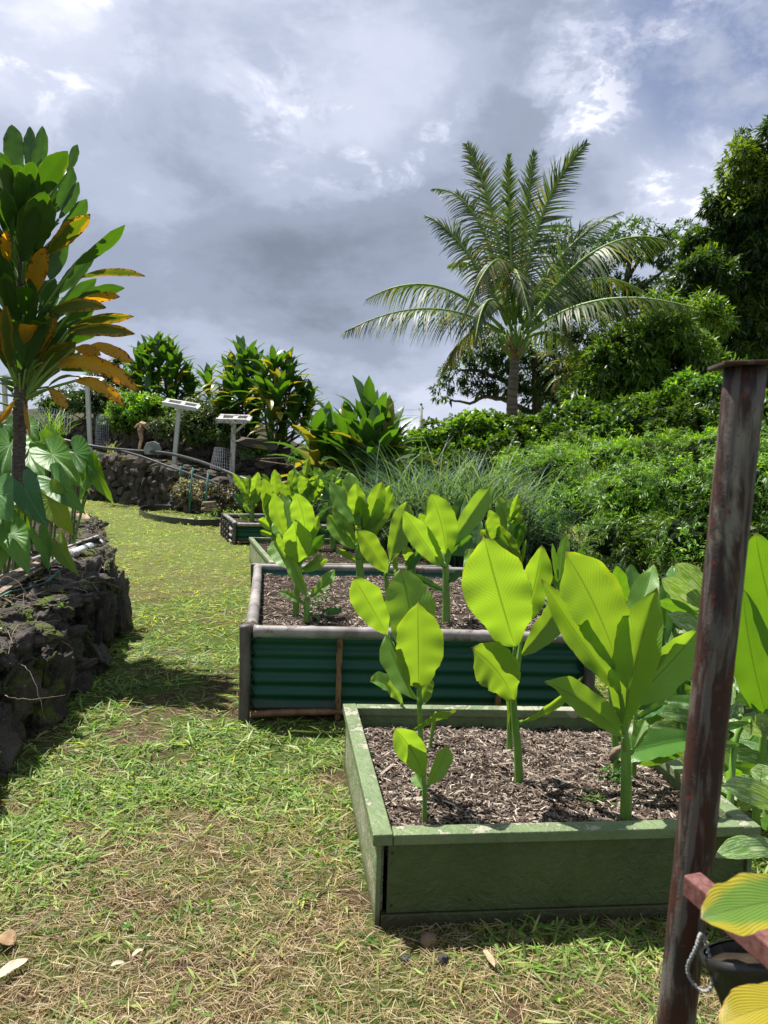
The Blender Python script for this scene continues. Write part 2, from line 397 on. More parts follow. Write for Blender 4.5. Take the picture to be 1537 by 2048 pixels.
def rust():
    m, k = new_mat('rusty_pipe'); p = k.pos(); ps = k.scale(p, (1, 1, .28))
    c = k.mix(k.ramp(k.noise(ps, 20, 7, .7), .35, .65), (.065, .020, .014), (.030, .026, .026))
    c = k.mix(k.ramp(k.noise(ps, 20, 5, .6, .4), .52, .70), c, (.24, .22, .18))
    c = k.mix(k.ramp(k.noise(k.scale(p, (1, 1, .12)), 42, 4, .6, .2), .50, .60), c, k.mix(.5, c, (.20, .19, .17)))
    c = k.mix(k.ramp(k.noise(p, 55, 4, .7), .60, .68), c, (.16, .035, .018))
    return finish(m, k, c, .6, k.bump(k.noise(p, 150, 5, .7), .6, .002), .35, metal=.15)
M['rust'] = rust()
M['mauve_steel'] = simple('red_oxide_steel', (.11, .042, .036), (.20, .095, .085), 90, .75, .5, 300, .001, .2, c3=(.07, .02, .016), thr=(.55, .7))
M['white_wood'] = simple('white_painted_wood', (.42, .42, .40), (.55, .55, .53), 6, .6, .4, 40, .003, .3, (1, 1, .4), c3=(.33, .32, .28), thr=(.60, .70))
M['white_peel'] = simple('peeling_white_wood', (.34, .33, .30), (.56, .55, .52), 9, .7, .5, 40, .004, .3, (1, 1, .5), c3=(.20, .17, .14), thr=(.52, .60))
M['pvc'] = simple('weathered_pvc_pipe', (.42, .46, .50), (.66, .68, .70), 6, .4, .15, 60, .002, .4, c3=(.25, .27, .25), thr=(.6, .75))
M['black_plastic'] = simple('black_plastic', (.014, .014, .015), (.035, .035, .037), 8, .35, .2, 60, .002, .5)
M['teal'] = simple('teal_stake', (.02, .14, .13), (.05, .22, .20), 8, .5, .2)
M['teal_strap'] = simple('faded_green_strap', (.03, .10, .085), (.09, .20, .16), 12, .7, .6)
M['wire'] = simple('galvanised_wire', (.16, .17, .18), (.28, .29, .30), 8, .4, .2, metal=.5)
M['grey_slab'] = simple('grey_slab', (.17, .18, .18), (.30, .31, .31), 6, .8, .5)
M['twig'] = simple('dry_twigs', (.13, .095, .065), (.33, .26, .19), 14, .9, .5)
M['dead_leaf'] = simple('dead_leaf', (.20, .12, .06), (.42, .30, .17), 14, .8, .5, c3=(.10, .05, .03))
M['pale_leaf'] = simple('bleached_leaf', (.42, .34, .23), (.60, .52, .38), 20, .8, .4, 80, .002, .2, (4, 1, 1))
M['straw_leaf'] = simple('straw_leaf', (.30, .24, .14), (.46, .38, .24), 20, .8, .4)
M['tan_root'] = simple('tan_dry_root', (.22, .13, .07), (.50, .36, .22), 12, .9, 1, 30, .02)
M['concrete'] = simple('concrete_pole', (.28, .28, .28), (.38, .38, .37), 3, .8, .3)
M['brown_stone'] = simple('brown_stone', (.16, .10, .065), (.30, .21, .14), 14, .9, .8, 60, .006)
M['terracotta'] = simple('dirty_terracotta', (.12, .05, .03), (.22, .10, .06), 14, .9, .6)
def ground_mat():
    m, k = new_mat('lawn_ground'); p = k.pos()
    big = k.noise(p, .55, 5, .6, .3); med = k.noise(p, 3.5, 6, .65); fine = k.noise(p, 45, 5, .7)
    soil = k.mix(fine, (.045, .027, .018), (.13, .085, .055)); straw = k.mix(fine, (.07, .05, .03), (.26, .20, .11))
    green = k.mix(fine, (.025, .045, .010), (.12, .18, .035))  # ground tones darkened to paint in the shade gaps between grass blades
    c = k.mix(k.ramp(med, .40, .62), soil, straw)
    c = k.mix(k.ramp(k.math('ADD', big, k.math('MULTIPLY', k.math('SUBTRACT', med, .5), .6)), .40, .55), c, green)
    ys = k.new('ShaderNodeSeparateXYZ'); k.put(ys.inputs[0], p)
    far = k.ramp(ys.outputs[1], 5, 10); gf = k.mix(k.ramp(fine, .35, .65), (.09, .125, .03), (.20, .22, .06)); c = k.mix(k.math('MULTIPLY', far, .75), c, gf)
    return finish(m, k, c, .95, k.bump(k.math('ADD', fine, med), .9, .03), .1)
M['ground'] = ground_mat()
M['terrace'] = simple('terrace_ground', (.035, .032, .02), (.075, .08, .03), 1.5, .95, 1, 8, .05, .1, c3=(.05, .035, .025), thr=(.5, .6))
# ================================================================== ground
def gnoise(x, y, s=1.0, o=0): return mnoise.noise(Vector((x*s+o, y*s-o, o*1.7)))
WP = [(-1.95, .6), (-1.75, 1.9)]
for px, py in ((-40, 1592), (95, 1443), (190, 1338), (245, 1262)):
    g = G(px, py); WP.append((g.x, g.y))
for px, py in ((240, 1135), (223, 1078), (204, 1050), (176, 1034)):
    g = G(px, py, .5); WP.append((g.x, g.y))
WP.append((WP[-1][0]-1.6, WP[-1][1]+.4))
def build_ground():
    xs = np.unique(np.concatenate([np.linspace(-4, 3, 85), np.linspace(-60, 60, 61), [-4000, -900, -250, 250, 900, 4000]]))
    ys = np.unique(np.concatenate([np.linspace(-1, 12, 130), np.linspace(12, 60, 40), [-60, -15, -4, 120, 400, 1500, 6000]]))
    V = []; F = []
    for y in ys:
        for x in xs:
            z = 0
            if abs(x) < 60 and -5 < y < 60:
                z = .018*gnoise(x, y, 1.3)+.008*gnoise(x, y, 5, 3)
            V.append((x, y, z-.004))
    nx = len(xs)
    for j in range(len(ys)-1):
        for i in range(nx-1):
            F.append((j*nx+i, j*nx+i+1, (j+1)*nx+i+1, (j+1)*nx+i))
    o = add_obj('ground', mesh('ground', V, np.array(F), M['ground'])); tag(o, kind='structure')
build_ground()
# ------------------------------------------------------------------ stones
def stone_mesh(name, mat_, sub, amp, freq, seed, box=.55, smooth=False):
    bm = bmesh.new(); bmesh.ops.create_icosphere(bm, subdivisions=sub, radius=1)
    off = Vector((seed*7.1, seed*3.3, seed*1.9))
    for v in bm.verts:
        c = v.co.normalized()
        q = Vector([math.copysign(abs(t)**box, t) for t in c])     # towards a block
        r = 1+amp*mnoise.noise(c*freq+off)+amp*.45*mnoise.noise(c*freq*2.7+off)
        if sub > 3: r += amp*.3*mnoise.noise(c*freq*7+off)
        v.co = q*r*.72
    me = bpy.data.meshes.new(name); bm.to_mesh(me); bm.free(); me.materials.append(mat_)
    if smooth: me.polygons.foreach_set('use_smooth', [True]*len(me.polygons))
    return me
FAR_ST = [stone_mesh('stone', M['lava_far'], 2, .42, 1.4, i) for i in range(9)]
NEAR_ST = [stone_mesh('stone', M['lava'], 5, .50, 1.6, 20+i, .55, True) for i in range(8)]
SLAB_ST = [stone_mesh('stone', M['lava_slab'], 5, .32, 1.5, 40+i, .50, True) for i in range(4)]
def put(me, name, loc, parent, rot=(0, 0, 0), sc=(1, 1, 1), label=None, kind=None):
    o = bpy.data.objects.new(name, me); COL.objects.link(o); o.location = loc; o.rotation_euler = rot; o.scale = sc
    attach(o, parent)
    if label: o['label'] = label
    if kind: o['kind'] = kind
    return o
def along(path, s):
    for a, b in zip(path[:-1], path[1:]):
        a = Vector(a); b = Vector(b); L = (b-a).length
        if s <= L: return a+(b-a)*(s/L), (b-a).normalized()
        s -= L
    return Vector(path[-1]), (Vector(path[-1])-Vector(path[-2])).normalized()
def plen(path): return sum((Vector(b)-Vector(a)).length for a, b in zip(path[:-1], path[1:]))
# near terrace wall on the left ------------------------------------------------
wall = thing('stone_wall', 'rough dark lava rock wall with mossy top edging the raised taro bed', 'stone wall', (WP[3][0]-.3, WP[3][1], 0))
def wtop(y): return .56-.012*(y-3)
Lw = plen(WP)
def near_wall():
    for row, (z, h) in enumerate(((.09, .22), (.26, .22), (.43, .22))):
        s = -.1*row
        while s < Lw:
            w = R.uniform(.20, .36) if s < 6 else R.uniform(.25, .42)
            p, t = along(WP, max(0, s+w/2)); n = Vector((-t.y, t.x))      # n points to the planted side
            hh = h*R.uniform(.95, 1.25)
            me = R.choice(NEAR_ST)
            put(me, 'stone', (p.x+n.x*(.13+.04*row+R.uniform(-.05, .06)), p.y+n.y*(.13+.04*row), z+R.uniform(-.02, .02)), wall,
                (R.uniform(-.3, .3), R.uniform(-.3, .3), math.atan2(t.y, t.x)+R.uniform(-.2, .2)+(math.pi if R.random() < .5 else 0)),
                (w*.70, .19, hh*.72))
            s += w*.93
    # upright slabs in the face
    for px, py, d_, w, h, tilt in ((178, 1262, 4.95, .15, .30, .06), (228, 1215, 5.7, .14, .27, -.05), (110, 1400, 3.9, .13, .22, .1)):
        c = U(px, py, d_)
        pth = min(range(len(WP)), key=lambda i: abs(WP[i][1]-d_)); t = (Vector(WP[min(pth+1, len(WP)-1)])-Vector(WP[max(pth-1, 0)])).normalized()
        a_ = Vector(WP[max(pth-1, 0)]); ss = min((abs(along(WP, q*.05)[0].y-d_), q*.05) for q in range(int(Lw/.05)))[1]; p_, t = along(WP, ss); n_ = Vector((-t.y, t.x))
        put(R.choice(NEAR_ST+SLAB_ST[:2]), 'stone', (p_.x+n_.x*.03, p_.y+n_.y*.03, h*.80), wall, (tilt, .08, math.atan2(t.y, t.x)+R.uniform(-.35, -.1)), (w*1.0, .12, h*1.02))
near_wall()
# flat stones lying on the crown of the wall
for i in range(46):
    s = R.uniform(1.5, Lw); p, t = along(WP, s); n = Vector((-t.y, t.x)); q = R.uniform(.05, .35)
    put(R.choice(NEAR_ST), 'stone', (p.x+n.x*q, p.y+n.y*q, .50+R.uniform(-.02, .03)), wall, (R.uniform(-.2, .2), R.uniform(-.2, .2), R.uniform(0, 6)),
        (R.uniform(.09, .2), R.uniform(.08, .15), R.uniform(.04, .075)))
# earth held by the wall
def planter_soil():
    V = []; F = []; NS = 90; NQ = 26
    for i in range(NS+1):
        p, t = along(WP, Lw*i/NS); n = Vector((-t.y, t.x)); n = (n*.5+Vector((-1, .05))*.5).normalized()
        for j in range(NQ+1):
            q = .10+4.6*(j/NQ)**1.6; x = p.x+n.x*q; y = p.y+n.y*q
            z = .50+.05*gnoise(x, y, 2.2)+.03*gnoise(x, y, 7, 2)+.018*gnoise(x, y, 19, 4)+.02*min(q, 2)
            if j == 0: z = .02
            V.append((x, y, z))
    for i in range(NS):
        for j in range(NQ): a = i*(NQ+1)+j; F.append((a, a+NQ+1, a+NQ+2, a+1))
    add_obj('soil_fill', mesh('soil_fill', V, np.array(F), M['litter']), wall)
planter_soil()
# hill terrace behind, and the two far dry-stone walls ----------------------------
LW = []
for px, py, d_ in ((-260, 0, 23.0), (60, 0, 20.5), (205, 0, 18.2), (330, 0, 16.6), (400, 0, 15.6), (475, 0, 14.8), (600, 0, 14.2), (720, 0, 14.0)):
    g = U(px, 900, d_); LW.append((g.x, d_))
def lw_top(x): return 1.12 if x < -6.5 else max(.30, 1.12-(x+6.5)*.115)
UW = []
for px, d_ in ((-160, 25), (60, 22.5), (215, 20.6), (345, 19.0), (480, 17.6), (640, 16.8)):
    g = U(px, 870, d_); UW.append((g.x, d_))
def uw_top(x): return 2.05 if x < -6.5 else max(.9, 2.05-(x+6.5)*.17)
def rubble(name, label, path, z0f, z1f, sw, depth=.3, smax=300):
    w = thing(name, label, 'stone wall', (path[3][0], path[3][1], 0)); L = plen(path); n_ = 0
    sp = []
    z = 0
    rows = 9
    for r_ in range(rows):
        s = R.uniform(0, .2)
        while s < L:
            wd = sw*R.uniform(.6, 1.7); p, t = along(path, s+wd/2); z0, z1 = z0f(p.x), z1f(p.x)
            rh = (z1-z0)/max(3, round((z1-z0)/(sw*.72)))
            zc = z0+rh*(r_+.5)
            if zc < z1+.02: sp.append((s+wd/2, p, t, zc, wd, rh))
            s += wd*.93
    # the ones in the picture stay objects of their own, the rest are one mesh
    def vis(q): 
        v = q[1]; px = CXP+v.x/v.y*FPX
        return -20 < px < 760
    inn = [q for q in sp if vis(q)]; out_ = [q for q in sp if not vis(q)]
    if len(inn) > smax: R.shuffle(inn); out_ += inn[smax:]; inn = inn[:smax]
    def mat4(q):
        s, p, t, zc, wd, rh = q; n = Vector((-t.y, t.x))
        loc = Vector((p.x+n.x*(depth*.5+R.uniform(-.07, .07)), p.y+n.y*(depth*.5+R.uniform(-.07, .07)), zc+R.uniform(-.03, .03)))
        rot = (R.uniform(-.35, .35), R.uniform(-.35, .35), math.atan2(t.y, t.x)+R.uniform(-.4, .4)+R.choice((0, math.pi)))
        return loc, rot, (wd*.74, depth*.75, rh*.82*R.uniform(.8, 1.3))
    for q in inn:
        loc, rot, sc = mat4(q); put(R.choice(FAR_ST), 'stone', loc, w, rot, sc)
    if out_:
        V = []; F = []
        tm = FAR_ST[0]; tv = [v.co.copy() for v in tm.vertices]; tf = [tuple(p.vertices) for p in tm.polygons]
        from mathutils import Euler
        for q in out_:
            loc, rot, sc = mat4(q); mm = Matrix.LocRotScale(loc, Euler(rot), Vector(sc)); b = len(V)
            V += [tuple(mm@v) for v in tv]; F += [tuple(i+b for i in f) for f in tf]
        add_obj('more_stones', mesh('more_stones', V, F, M['lava_far'], False), w, 'stuff')
    # dark earth behind the stones
    V = []; F = []; N = 60
    for i in range(N+1):
        p, t = along(path, L*i/N); n = Vector((-t.y, t.x))
        for q, z in ((.22, -.05), (.22, z1f(p.x)-.06)): V.append((p.x+n.x*q, p.y+n.y*q, z))
    for i in range(N): F.append((i*2, i*2+2, i*2+3, i*2+1))
    add_obj('earth_core', mesh('earth_core', V, F, M['litter']), w)
    return w
rubble('stone_wall', 'low mossy lava rock wall along the far edge of the lawn', LW, lambda x: .0, lw_top, .24)
rubble('stone_wall', 'upper lava rock wall on the terrace behind the white posts', UW, lambda x: lw_top(x)-.12, uw_top, .26)
def terrace():
    V = []; F = []; N = 60
    Ll, Lu = plen(LW), plen(UW)
    for i in range(N+1):
        a, ta = along(LW, Ll*i/N); b, tb = along(UW, Lu*i/N)
        V.append((a.x, a.y+.15, lw_top(a.x)-.06)); mx = (a+b)/2; V.append((mx.x, mx.y, lw_top(a.x)-.02)); V.append((b.x, b.y+.2, lw_top(b.x)+.05))
    for i in range(N):
        for j in range(2): a = i*3+j; F.append((a, a+3, a+4, a+1))
    o = add_obj('terrace', mesh('terrace', V, F, M['terrace'])); tag(o, kind='structure')
    mats_ = [(v.co.copy()) for v in FAR_ST[1].vertices]; tf = [tuple(p.vertices) for p in FAR_ST[1].polygons]; V = []; F = []
    for i in range(420):
        a, ta = along(LW, R.uniform(.2, 1)*Ll); b, tb = along(UW, Lu*R.uniform(.2, 1)); f = R.random()*.9; p = a.lerp(b, f)
        if abs(a.x-b.x) > 1.5: continue
        s_ = Vector((R.uniform(.08, .22), R.uniform(.08, .18), R.uniform(.05, .13))); mm = Matrix.LocRotScale(Vector((p.x, p.y+.2, lw_top(p.x)+.0)), Matrix.Rotation(R.uniform(0, 6), 3, 'Z').to_quaternion(), s_); b_ = len(V)
        V += [tuple(mm@v) for v in mats_]; F += [tuple(i_+b_ for i_ in q) for q in tf]
    o = add_obj('loose_rubble', mesh('loose_rubble', V, F, M['lava_far'], False)); tag(o, 'loose lava rubble scattered on the terrace between the two walls', 'rubble', kind='stuff')
    V = []; F = []
    outs = [0, 1.5, 4, 8, 14, 26, 60]
    for i in range(N+1):
        b, tb = along(UW, Lu*i/N)
        for j, q in enumerate(outs):
            z = uw_top(b.x)-.05+(.10*q if q < 14 else 1.4)*(1 if b.x < -5 else max(0, 1-(b.x+5)/5))-(q/60)**2*6
            x = b.x-q*.1; V.append((x, b.y+.15+q, z+.12*gnoise(x, q, .5)))
    m_ = len(outs)
    for i in range(N):
        for j in range(m_-1): a = i*m_+j; F.append((a, a+m_, a+m_+1, a+1))
    o = add_obj('hillside', mesh('hillside', V, F, M['terrace'])); tag(o, kind='structure')
terrace()
# ================================================================== raised beds
def lerp(a, b, t): return a+(b-a)*t
def soil_patch(FL, FR, BR, BL, z, parent, nchip, csz=.0092, inset=.02):
    V = []; F = []; N = 34
    for i in range(N+1):
        for j in range(N+1):
            p = lerp(lerp(FL, FR, i/N), lerp(BL, BR, i/N), j/N)
            V.append((p.x, p.y, z+.014*gnoise(p.x, p.y, 6)+.008*gnoise(p.x, p.y, 21)+.012*math.sin(math.pi*i/N)*math.sin(math.pi*j/N)))
    for i in range(N):
        for j in range(N): a = i*(N+1)+j; F.append((a, a+N+1, a+N+2, a+1))
    add_obj('soil', mesh('soil', V, np.array(F), M['soil']), parent)
    cols = np.array([(.32, .265, .22), (.19, .145, .115), (.46, .40, .34), (.085, .060, .046), (.045, .032, .026), (.13, .095, .075)])
    V = np.zeros((nchip, 6, 3), np.float32); C = np.zeros((nchip, 6, 3), np.float32)
    u = NR.rand(nchip)*.97+.015; v = NR.rand(nchip)*.97+.015
    P = np.array([[*lerp(lerp(FL, FR, a), lerp(BL, BR, a), b)] for a, b in zip(u, v)])
    L = csz*(.5+NR.rand(nchip)**2*1.8)*np.where(NR.rand(nchip) < .02, 2.2, 1); Wd = L*(.16+.22*NR.rand(nchip))
    an = NR.rand(nchip)*6.283; el = (NR.rand(nchip)-.5)*.9; rl = (NR.rand(nchip)-.5)*1.2
    dx = np.stack([np.cos(an)*np.cos(el), np.sin(an)*np.cos(el), np.sin(el)], 1)
    sx_ = np.stack([-np.sin(an)*np.cos(rl), np.cos(an)*np.cos(rl), np.sin(rl)], 1)
    zz_ = np.array([gnoise(p[0], p[1], 6)*.014+.008*gnoise(p[0], p[1], 21) for p in P])+.012*np.sin(np.pi*u)*np.sin(np.pi*v)
    P[:, 2] = z+zz_+.001+NR.rand(nchip)*.012-.010*np.array([max(0, gnoise(p[0], p[1], 9, 5)+.15) for p in P])
    up_ = np.cross(dx, sx_)
    for q, (a, b, c) in enumerate(((-1, -.6, 0), (-1, .6, 0), (1, .5, 0), (1, -.5, 0), (-.8, 0, .5), (.8, 0, .5))):
        V[:, q] = P+dx*(a*L)[:, None]+sx_*(b*Wd)[:, None]+up_*(c*Wd)[:, None]
    base = (np.arange(nchip)*6)[:, None]
    F = np.concatenate([base+np.array([[0, 3, 5, 4]]), base+np.array([[1, 4, 5, 2]])])
    keep_ = None; ci = NR.choice(6, nchip, p=[.16, .22, .07, .20, .15, .20]); C[:] = (cols[ci]*(.75+.5*NR.rand(nchip))[:, None])[:, None]
    add_obj('mulch', mesh('mulch', V, F, M['mulch'], False, col=C.reshape(-1, 3)), parent, 'stuff')
def corners(pxs, h):
    return [G(x, y, h) for x, y in pxs]          # FL FR BR BL at the top of the sides
def flat(p, z): return Vector((p.x, p.y, z))
def board(parent, name, a, b, z0, z1, th, mat_, inward, bevel=.003, ext=0):
    """an upright board from a to b (plan), its outer face on the line"""
    a = flat(a, z0); b = flat(b, z0); t = (b-a).normalized(); n = Vector((-t.y, t.x, 0))*inward
    mb = MB(); L = (b-a).length+2*ext; a = a-t*ext; N = max(2, int(L/.12))
    mb.box(a, t*L, n*th, Vector((0, 0, z1-z0)))
    return mb.obj(name, mat_, parent, bevel=bevel)
def green_bed(pxs, h, label, z_soil, nchip, near=False):
    FL, FR, BR, BL = corners(pxs, h)
    c = (FL+FR+BR+BL)/4; bed = thing('raised_bed', label, 'raised bed', (c.x, c.y, 0), 'raised garden beds in a row')
    W_ = M['green_wood']; cw = .062 if near else .05; ct = .038
    t = (FR-FL).normalized(); s = (BL-FL).normalized()
    # side boards stand a little inside the capping rail
    i = .014
    fl, fr, br, bl = FL+t*i+s*i, FR-t*i+s*i, BR-t*i-s*i, BL+t*i-s*i
    board(bed, 'side_board', fl+s*.02, bl-s*.02, .0, h-ct-.001, .026, M['green_wood_worn_sunlit'], -1)
    board(bed, 'side_board', fr+s*.02, br-s*.02, .0, h-ct-.001, .026, W_, 1)
    if near:
        board(bed, 'front_panel', fl+t*.036, fr-t*.036, .045, h-ct-.001, .018, M['green_panel'], 1, .002)
        board(bed, 'corner_post', fl-t*.0, fl+t*.016, .0, h-ct-.001, .05, W_, 1)
        board(bed, 'corner_post', fr-t*.016, fr, .0, h-ct-.001, .05, W_, 1)
        board(bed, 'base_rail', fl+t*.018-s*.006, fr-t*.018-s*.006, -.01, .042, .03, M['green_panel'], 1)
        for q, zq in ((.05, .07), (.05, h-ct-.03), (.30, .08)):
            mb = MB(); p0 = fl+t*q; mb.tube([flat(p0-s*.003, zq), flat(p0+s*.002, zq)], .004, 8); mb.obj('screw', M['black_plastic'], bed)
    else:
        board(bed, 'front_panel', fl, fr, .0, h-ct-.001, .024, W_, 1)
    board(bed, 'back_panel', bl, br, .0, h-ct-.001, .024, W_, -1)
    # capping rails, butted
    board(bed, 'cap_rail', FL, BL, h-ct, h, cw, W_, -1, .004)
    board(bed, 'cap_rail', FL+t*(cw+.002), FR-t*(cw*.5), h-ct+.001, h-.002, cw*.95, W_, 1, .004)
    board(bed, 'cap_rail', FR, BR, h-ct-.002, h-.004, cw, W_, 1, .004)
    board(bed, 'cap_rail', BL+t*(cw+.002), BR-t*(cw+.002), h-ct, h-.001, cw*.9, W_, -1, .004)
    soil_patch(fl+t*.026+s*.02, fr-t*.026+s*.02, br-t*.026-s*.024, bl+t*.026-s*.024, z_soil, bed, nchip)
    return bed
B1 = [(747, 1670), (1524, 1651), (1226, 1413), (686, 1407)]
B2 = [(490, 1250), (1183, 1263), (1040, 1137), (509, 1127)]
B3 = [(541, 1125), (905, 1132), (800, 1079), (498, 1074)]
B4 = [(469, 1045), (792, 1052), (738, 1029), (446, 1027)]
H1, H2, H3, H4 = .31, .525, .32, .33
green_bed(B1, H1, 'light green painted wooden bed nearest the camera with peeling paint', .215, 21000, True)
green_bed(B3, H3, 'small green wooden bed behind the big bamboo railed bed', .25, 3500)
def bamboo(parent, name, a, b, r, mat_, nodes=4, n=14, hollow=False):
    mb = MB(); a = Vector(a); b = Vector(b); pts = []; rad = []; L = (b-a).length
    side = (b-a).orthogonal().normalized(); N = nodes*10
    for i in range(N+1):
        t = i/N; f = (t*nodes) % 1; dd = min(f, 1-f)/nodes*L
        rr = r*(1+.10*math.exp(-(dd/.006)**2)-.06*math.exp(-((dd-.014)/.008)**2))*(1-.10*t)
        pts.append(a+(b-a)*t+side*(.006*math.sin(t*3.1))); rad.append(rr)
    mb.tube(pts, rad, n); o = mb.obj(name, mat_, parent, True)
    return o
def corr_panel(parent, a, b, z0, z1, outward, pitch=.076, amp=.009):
    a = flat(a, 0); b = flat(b, 0); t = (b-a).normalized(); n = Vector((-t.y, t.x, 0))*outward
    V = []; F = []; NZ = int((z1-z0)/pitch*14); NXs = 2
    for j in range(NZ+1):
        z = z0+(z1-z0)*j/NZ; off = amp*math.sin(2*math.pi*z/pitch)
        for i in range(NXs):
            V.append(lerp(a, b, i/(NXs-1))+n*off+Vector((0, 0, z)))
    m0 = len(V)
    for v in list(V): V.append(v-n*.002)
    for j in range(NZ):
        q = j*2; F.append((q, q+1, q+3, q+2)); F.append((m0+q, m0+q+2, m0+q+3, m0+q+1))
    F += [(0, m0, m0+1, 1), (m0-2, m0-1, 2*m0-1, 2*m0-2)]
    add_obj('corrugated_panel', mesh('corrugated_panel', V, F, M['corrugated']), parent)
def iron_bed(pxs, h, label, z_soil, nchip, r=.033, battens=(.27, .735), small=False):
    FL, FR, BR, BL = corners(pxs, h); c = (FL+FR+BR+BL)/4
    bed = thing('raised_bed', label, 'raised bed', (c.x, c.y, 0), 'raised garden beds in a row')
    zr = h-r
    P = [flat(p, 0) for p in (FL, FR, BR, BL)]; ctr = flat(c, 0)
    I = [p+(ctr-p).normalized()*.02 for p in P]
    for (a, b) in ((0, 1), (1, 2), (3, 2), (0, 3)):
        A, B = I[a], I[b]; d_ = (B-A).normalized(); nn = Vector((-d_.y, d_.x, 0)); nn = nn if nn.dot(A-ctr) > 0 else -nn
        corr_panel(bed, A-nn*.03, B-nn*.03, .03, h-r*1.3, 1)
    tf = (P[1]-P[0]).normalized(); ts = (P[3]-P[0]).normalized()
    bamboo(bed, 'bamboo_rail', P[0]+tf*.05+Vector((0, 0, zr)), P[1]+tf*.02+Vector((0, 0, zr-.01)), r, M['bamboo'], 6)
    bamboo(bed, 'bamboo_rail', P[3]+Vector((0, 0, zr)), P[2]+Vector((0, 0, zr)), r, M['bamboo'], 5)
    bamboo(bed, 'bamboo_rail', P[0]+ts*.05+tf*.035+Vector((0, 0, zr+.004)), P[3]-ts*.05+tf*.03+Vector((0, 0, zr+.004)), r*1.1, M['bamboo'], 4)
    bamboo(bed, 'bamboo_rail', P[1]+ts*.07+Vector((0, 0, zr+.004)), P[2]-ts*.05+Vector((0, 0, zr+.004)), r*1.05, M['bamboo'], 4)
    bamboo(bed, 'foot_rail', P[0]+tf*.04+Vector((0, 0, .03)), P[0]+tf*.55+Vector((0, 0, .05)), r*.6, M['bamboo_brown'], 3)
    for p in P: bamboo(bed, 'corner_post', p+Vector((0, 0, -.03)), p+Vector((0, 0, h-.002)), r*1.0, M['bamboo_dark'], 2 if small else 3)
    for q in battens:
        w = lerp(P[0], P[1], q)-ts*.012; mb = MB(); N = 8
        mb.box(flat(w, .01)-tf*.015, tf*.03, ts*.02, Vector((.004, 0, h-2*r-.005)))
        mb.box(flat(w-ts*.003, h*.46)-tf*.017, tf*.034, ts*.02, Vector((0, 0, .007)))
        mb.obj('batten', M['bamboo_brown'], bed, bevel=.004)
    if small:
        for z in (.06, .15, .24): bamboo(bed, 'side_pole', P[0]-tf*.03+Vector((0, 0, z-.03)), P[3]-tf*.03+Vector((0, 0, z)), .022, M['bamboo'], 3)
        for q in (.2, .4, .6, .8):
            p = lerp(P[0], P[3], q)-tf*.055; bamboo(bed, 'side_stake', p, p+Vector((0, 0, h-.04)), .02, M['bamboo_dark'], 2)
    Q = [p+(ctr-p).normalized()*.06 for p in P]
    soil_patch(Q[0], Q[1], Q[2], Q[3], z_soil, bed, nchip, .010)
    return bed
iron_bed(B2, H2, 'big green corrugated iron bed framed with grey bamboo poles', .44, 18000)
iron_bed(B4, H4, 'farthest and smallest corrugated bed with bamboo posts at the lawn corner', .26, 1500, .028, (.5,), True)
# ================================================================== leaves
def prof(t, a, b):
    pk = a/(a+b); mx = pk**a*(1-pk)**b
    return (max(t, 0)**a*max(1-t, 0)**b)/mx
def leaf_mesh(name, A, B, width, mat_, up=None, bend=(0, 0, 0), fold=.25, wave=.05, nv=18, na=8, a=.55, b=.5, twist=0, tw2=0, curl=0, lobes=None, ragged=0):
    """blade from A to B; up is the way its visible face points"""
    A, B = Vector(A), Vector(B); Cc = (A+B)/2+Vector(bend); L = (B-A).length
    up = Vector(up) if up is not None else (CAM-A).normalized()
    V = []; F = []; uv = []; ph = R.uniform(0, 6); ph2 = R.uniform(0, 6)
    for i in range(nv+1):
        t = i/nv; p = bez(A, Cc, B, t); tg = (bez(A, Cc, B, min(1, t+.02))-bez(A, Cc, B, max(0, t-.02))).normalized()
        n = (up-tg*up.dot(tg)).normalized(); ang = math.radians(twist+tw2*t)
        n = Matrix.Rotation(ang, 3, tg)@n; s = tg.cross(n)
        sm_ = min(1, max(0, (t-.78)/.22)); w = width*.5*max(prof(t, a, b)*(1-.42*sm_*sm_*(3-2*sm_)), .0 if t > .5 else .035)
        for j in range(na+1):
            q = -1+2*j/na; aq = abs(q)
            off = fold*aq*w - curl*aq*aq*w*1.2
            off += wave*width*aq*aq*math.sin(t*13+ph+(1.7 if q > 0 else 0))+wave*.5*width*aq*math.sin(t*29+ph2+(2.5 if q > 0 else 0))
            ww = w*q*(1-.10*fold-.15*abs(curl)*aq)*(1+(.07*mnoise.noise(Vector((t*5, ph*3+(4 if q > 0 else 0), 0)))+.035*mnoise.noise(Vector((t*17, ph*5+(4 if q > 0 else 0), 2))))*aq*2)
            if ragged and aq > .9: ww *= 1-ragged*R.random()
            V.append(p+s*ww+n*off); uv.append((.5+.5*q, t))
    m_ = na+1
    for i in range(nv):
        for j in range(na): F.append((i*m_+j, i*m_+j+1, (i+1)*m_+j+1, (i+1)*m_+j))
    return mesh(name, V, np.array(F), mat_, True, uv)
def stem_obj(parent, pts, radii, name='stem', mat_=None, n=10):
    mb = MB(); P_ = []; N = len(pts)
    # smooth the polyline
    out = []; rr = []
    for i in range(N-1):
        for q in range(5):
            t = q/5; p0 = pts[max(i-1, 0)]; p1 = pts[i]; p2 = pts[i+1]; p3 = pts[min(i+2, N-1)]
            p0, p1, p2, p3 = map(Vector, (p0, p1, p2, p3))
            out.append(.5*((2*p1)+(p2-p0)*t+(2*p0-5*p1+4*p2-p3)*t*t+(3*p1-p0-3*p2+p3)*t**3)); rr.append(radii[i]+(radii[i+1]-radii[i])*t)
    out.append(Vector(pts[-1])); rr.append(radii[-1])
    mb.tube(out, rr, n, jit=.04); return mb.obj(name, mat_ or M['stem'], parent, True)
